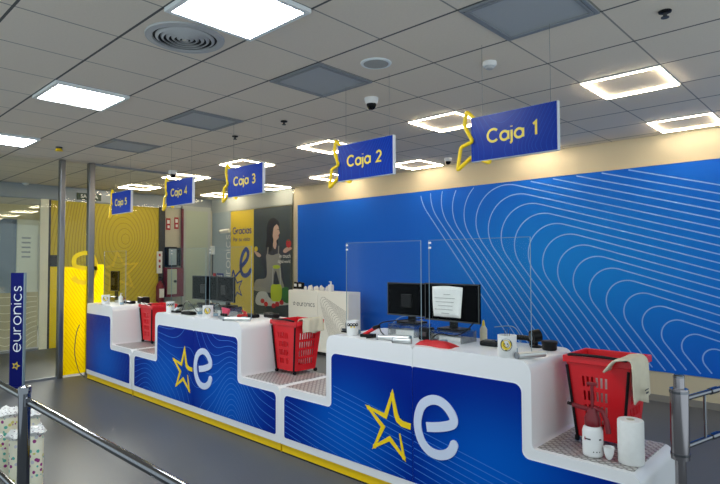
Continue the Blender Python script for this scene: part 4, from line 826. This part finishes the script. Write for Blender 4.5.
# spray bottle, paper roll, scoop on the right step
zc = ZL+.005; x, y = 1.772, 2.225
r = thing('spray_bottle', (x, y, zc), 'white pressure sprayer bottle with dark red pump head on right step', 'spray bottle')
MB().lathe((x, y, zc), [(.046, 0), (.052, .006), (.054, .02), (.054, .135), (.048, .155), (.036, .165)], 36).build('bottle_body', 'white', r, 50)
mb = MB(); f = math.atan2(-.8756-y, 2.9351-x)
def lbl(a0, a1, z0_, z1_, idx):
    n = 6; vs = [(x+.0547*math.cos(f+a0+(a1-a0)*k/n), y+.0547*math.sin(f+a0+(a1-a0)*k/n), q) for q in (z0_, z1_) for k in range(n+1)]; mb.use(idx).add(vs, [(k, k+1, n+2+k, n+1+k) for k in range(n)])
lbl(-.9, -.2, zc+.095, zc+.103, 0); lbl(-.85, -.75, zc+.09, zc+.11, 1); lbl(.6, .9, zc+.095, zc+.103, 0); lbl(0, .1, zc+.03, zc+.036, 0); lbl(.3, .42, zc+.03, zc+.036, 0); lbl(.6, .7, zc+.03, zc+.036, 0)
mb.build('printed_label', ['print_dark', 'safety_red'], r)
MB().lathe((x, y, zc), [(.037, .158), (.041, .168), (.042, .205), (.028, .235), (.024, .26)], 28).build('collar', 'darkred', r, 50)
MB().obox((x-.045, y-.005, zc+.252), (.13, .026, .022), .0, 0, .12).build('nozzle_arm', 'darkred', r, bevel=.006); MB().cyl((x-.115, y-.005, zc+.262), (x-.135, y-.005, zc+.265), .009).build('nozzle', 'black', r, 40)
MB().tube([(x+.01, y, zc+.262), (x+.055, y, zc+.25), (x+.075, y, zc+.2), (x+.085, y, zc+.135)], .014, 10).build('handle', 'darkred', r, 60)
MB().tube([(x, y, zc+.255), (x, y, zc+.385)], .0085, 12).build('pump_rod', 'darkred', r); MB().obox((x, y, zc+.39), (.055, .02, .018)).build('pump_grip', 'darkred', r, bevel=.005)
x, y = 1.962, 2.25
r = thing('paper_roll', (x, y, zc), 'white paper towel roll standing beside the spray bottle', 'paper roll')
MB().lathe((x, y, zc), [(.061, 0), (.065, .004), (.065, .222), (.061, .227), (.021, .227), (.021, .19)], 44, cap=True).build('roll', 'paper', r, 45); MB().lathe((x, y, zc), [(.0205, .188), (.0205, .228), (.0185, .228), (.0185, .188)], 24, cap=False).build('core', 'cloth', r)
r = thing('plastic_scoop', (1.885, 2.20, zc), 'small white cup-shaped scoop leaning beside the paper roll', 'scoop'); MB().lathe((1.864, 2.205, zc), [(.004, 0), (.016, .012), (.024, .035), (.029, .072), (.026, .072), (.02, .035), (.006, .012)], 20, cap=True).build('bowl', 'white', r, 60)

# ---------------------------------------------------------------- white cabinets behind
def cab(x0, x1, lab, deco):
    y0, y1, h = 5.56, 5.86, 1.11; r = thing('storage_cabinet', ((x0+x1)/2, y0, 0), lab, 'cabinet', 'white cabinets against the mural')
    MB().box(x0, x1, y0+.02, y1, .06, h).build('carcass', 'cabinet', r); MB().box(x0+.01, x1-.01, y0+.05, y1-.01, 0, .06).build('plinth', 'black_gap', r)
    mb = MB().box(x0+.004, x1-.004, y0, y0+.018, .07, h-.004).use(1)
    if deco == 'text':
        strokes(mb, 'euronics', .058, lambda a, b: (x0+.48+a, y0-.001, .87+b), .009); st = [(x0+.17+(.035 if i % 2 == 0 else .016)*math.cos(math.pi/2+i*math.pi/5), .87+(.035 if i % 2 == 0 else .016)*math.sin(math.pi/2+i*math.pi/5)) for i in range(10)]; mb.ribbon(st, .007, lambda a, b, d=0: (a, y0-.001, b), 0, None, closed=True)
    else:
        mb.use(2)
        for k in range(16):
            c = Vector((x0+.16+.038*k, .93-.036*k)); R_ = .085; pts = [c+Vector((.75, -.32))*.9+Vector((.03, R_))] + [c+R_*Vector((math.cos(a), math.sin(a))) for a in [1.2+i*.28 for i in range(9)]] + [c+R_*Vector((math.cos(3.5), math.sin(3.5)))+Vector((.35, -.9))*.9]
            clipped(mb, pts, .006, lambda a, b, d=0: (a, y0-.001, b), 0, lambda a, b: x0+.02 < a < x1-.02 and .1 < b < 1.08)
    dr = mb.build('door', ['cabinet', 'print_dark', 'print_grey'], r)
    MB().box(x1-.05, x1-.04, y0-.012, y0, .45, .62).build('door_handle', 'grey', dr)
    return r
cab(-4.96, -4.172, 'white cabinet with dark lettering standing against the mural', 'text'); cab(-4.168, -3.42, 'white cabinet with a swirl of grey lines on its door', 'swirl')
zt = 1.11
for k in range(8):
    x = -4.62+k*.078; s_ = .033+.003*(k % 3); mb = MB(); vs = []; rnd = random.Random(k)
    mb.lathe((x, 5.68+.03*(k % 2), zt), [(s_*.7, 0), (s_, .02), (s_*.9, .05+.01*(k % 2)), (s_*.4, .07+.012*(k % 3)), (s_*.1, .075+.012*(k % 3))], 7); tag(mb.build('crumpled_paper', 'paper'), 'crumpled white papers in a row on top of the white cabinets', 'paper', 'crumpled papers on the cabinets')
for x, lab in ((-4.87, 'black and white table clock at left end of cabinet top'), (-4.74, 'second black and white clock beside crumpled papers')):
    r = thing('table_clock', (x, 5.68, zt), lab, 'clock'); MB().obox((x, 5.68, zt+.07), (.12, .05, .14), .15, 0, .12).build('case', 'black', r, bevel=.015); MB().obox((x-.002, 5.652, zt+.085), (.06, .006, .05), .15).build('face', 'white', r); MB().obox((x, 5.68, zt+.008), (.12, .07, .016), .15).build('foot', 'white', r)
r = thing('soap_bottle', (-3.93, 5.66, zt), 'white pump bottle at right of the crumpled papers', 'bottle')
MB().box(-3.98, -3.89, 5.63, 5.70, zt, zt+.12).build('bottle_body', 'white', r, bevel=.015); MB().cyl((-3.935, 5.665, zt+.12), (-3.935, 5.665, zt+.16), .015).build('neck', 'white', r); MB().box(-3.975, -3.925, 5.655, 5.675, zt+.16, zt+.175).build('pump', 'white', r)

# ---------------------------------------------------------------- chrome barriers and totem
def post(x, y, h, lab, name='barrier_post'):
    r = thing(name, (x, y, 0), lab, 'post'); MB().cyl((x, y, .012), (x, y, h), .029, n=32).build('pole', 'chrome', r, 40)
    MB().lathe((x, y, h), [(.031, -.03), (.031, 0), (.028, .006), (.0, .010)], 32, cap=False).build('cap', 'chrome', r, 30); MB().lathe((x, y, 0), [(.10, 0), (.10, .008), (.05, .014)], 32).build('base_plate', 'chrome', r, 30); return r
r = post(-.335, .018, .982, 'chrome post of the foreground barrier at lower left')
MB().obox((-.300, .022, .912), (.03, .03, .05)).build('bracket', 'chrome', r, bevel=.004)
o = MB().cyl((-.285, .032, .910), (3.4, .04, .910), .0185, n=24).build('handrail', 'chrome', smooth=40); tag(o, 'long chrome handrail crossing the lower left foreground', 'handrail')
o = MB().cyl((-2.6, .032, .918), (-.37, .032, .918), .0185, n=24).build('handrail', 'chrome', smooth=40); tag(o, 'chrome handrail running off the left edge from the post', 'handrail')
o = MB().cyl((-2.6, .032, .40), (-.37, .032, .40), .0185, n=24).build('handrail', 'chrome', smooth=40); tag(o, 'lower chrome rail at the bottom left corner', 'handrail')
r = thing('gate_post', (2.187, 2.285, 0), 'chrome swing gate post in front of counter end at right', 'post')
MB().cyl((2.187, 2.285, .01), (2.187, 2.285, 1.05), .026, n=32).build('pole', 'sleeve', r, 40); MB().cyl((2.187, 2.285, .63), (2.187, 2.285, .985), .043, n=32).build('sleeve', 'sleeve', r, 40); MB().lathe((2.187, 2.285, 1.05), [(.027, -.01), (.027, 0), (.022, .006), (.0, .008)], 24, cap=False).build('cap', 'chrome', r, 30); MB().lathe((2.187, 2.285, 0), [(.09, 0), (.09, .008), (.04, .014)], 28).build('base_plate', 'chrome', r, 30)
for z in (.968, .655): MB().cyl((2.187, 2.285, z-.006), (2.187, 2.285, z+.006), .0455, n=32).build('collar', 'chrome', r, 40)
r = thing('swing_gate', (2.2, 2.33, .65), 'chrome swing gate arm leading off the right edge', 'gate')
d = Vector((.222, .975, 0)); p0 = Vector((2.198, 2.332, 0))
for z in (.925, .68): MB().cyl(p0+Vector((0, 0, z)), p0+d*.95+Vector((0, 0, z)), .0135, n=16).build('rail', 'chrome', r, 40)
MB().cyl(p0+d*.22+Vector((0, 0, .69)), p0+d*.22+Vector((0, 0, .915)), .007, n=12).build('upright', 'chrome', r, 40); MB().cyl(p0+d*.95+Vector((0, 0, .66)), p0+d*.95+Vector((0, 0, .945)), .0135, n=16).build('upright', 'chrome', r, 40)
for z in (.925, .68): MB().cyl(p0+d*.28+Vector((0, 0, z)), p0+d*.36+Vector((0, 0, z)), .018, n=16).build('joint', 'chrome', r, 40)
# totem
c = Vector((-5.26, 1.27, 0)); tx = Vector((.72, .694, 0)); tn = Vector((.694, -.72, 0)); a = math.atan2(tx.y, tx.x)
r = thing('security_totem', tuple(c), 'tall navy anti-theft totem with vertical white lettering near entrance', 'totem')
mb = MB().obox(c+Vector((0, 0, .76)), (.168, .05, 1.48), a).use(1); mp = lambda u, v_: tuple(c+tx*u+tn*.0262+Vector((0, 0, v_)))
strokes(mb, 'euronics', .092, lambda p_, q: mp(-q, .90+p_*1.12), .012, .34); mb.use(2)
st = [(.0+(.045 if i % 2 == 0 else .02)*math.cos(i*math.pi/5), .29+(.045 if i % 2 == 0 else .02)*math.sin(i*math.pi/5)) for i in range(10)]
mb.ribbon(st, .011, lambda u, v_, d=0: mp(u, v_), 0, None, closed=True); mb.build('panel', ['totem_blue', 'edge_white', 'lemon'], r)
MB().obox(c+Vector((0, 0, .01)), (.26, .10, .02), a).build('base_plate', 'totem_blue', r); MB().obox(c+tx*.088+Vector((0, 0, .76)), (.008, .052, 1.48), a).build('edge_strip', 'acrylic_edge', r)
# patterned packs by the post
packs = [(-1.98, .36, .45, .12, ''), (-1.66, .16, .37, .09, ''), (-1.70, .44, .48, .09, ''), (-1.42, .28, .42, .09, ''), (-1.10, .30, .51, .07, '')]
labs = ['tall dotted pack at far left of the bundle, cut by frame edge', 'dotted wrapped pack at left front of the bundle', 'dotted wrapped pack at back of bundle left of the post', 'shorter dotted pack just left of the chrome post', 'narrow dotted pack seen right of the chrome post']
for (x, y, h, s_, _), lab in zip(packs, labs):
    r = thing('wrapped_pack', (x, y, 0), lab, 'pack', 'dotted packs by the barrier post'); mb = MB(); n = 14
    prof = [(s_*.55, 0), (s_*.6, .01), (s_*.6, h*.5), (s_*.62, h*.95), (s_*.55, h)]; mb.lathe((x, y, 0), prof, 10); mb.build('sleeve', 'polka', r, 50)
    mb = MB(); rnd = random.Random(int(x*100)); vs = []; k1 = 14
    for k in range(k1): a = 2*math.pi*k/k1; vs.append((x+s_*.6*math.cos(a), y+s_*.6*math.sin(a), h))
    for k in range(k1): a = 2*math.pi*k/k1; q = s_*rnd.uniform(.7, 1.0); vs.append((x+q*math.cos(a), y+q*math.sin(a), h+rnd.uniform(.015, .035)))
    for k in range(k1): a = 2*math.pi*k/k1; q = s_*rnd.uniform(.35, .6); vs.append((x+q*math.cos(a), y+q*math.sin(a), h+rnd.uniform(.045, .075)))
    vs.append((x, y, h+.06)); fs = [(k, (k+1) % k1, k1+(k+1) % k1, k1+k) for k in range(k1)]+[(k1+k, k1+(k+1) % k1, 2*k1+(k+1) % k1, 2*k1+k) for k in range(k1)]+[(2*k1+k, 2*k1+(k+1) % k1, 3*k1) for k in range(k1)]+[tuple(range(k1-1, -1, -1))]
    mb.add(vs, fs).build('crumpled_top', 'polka_top', r)
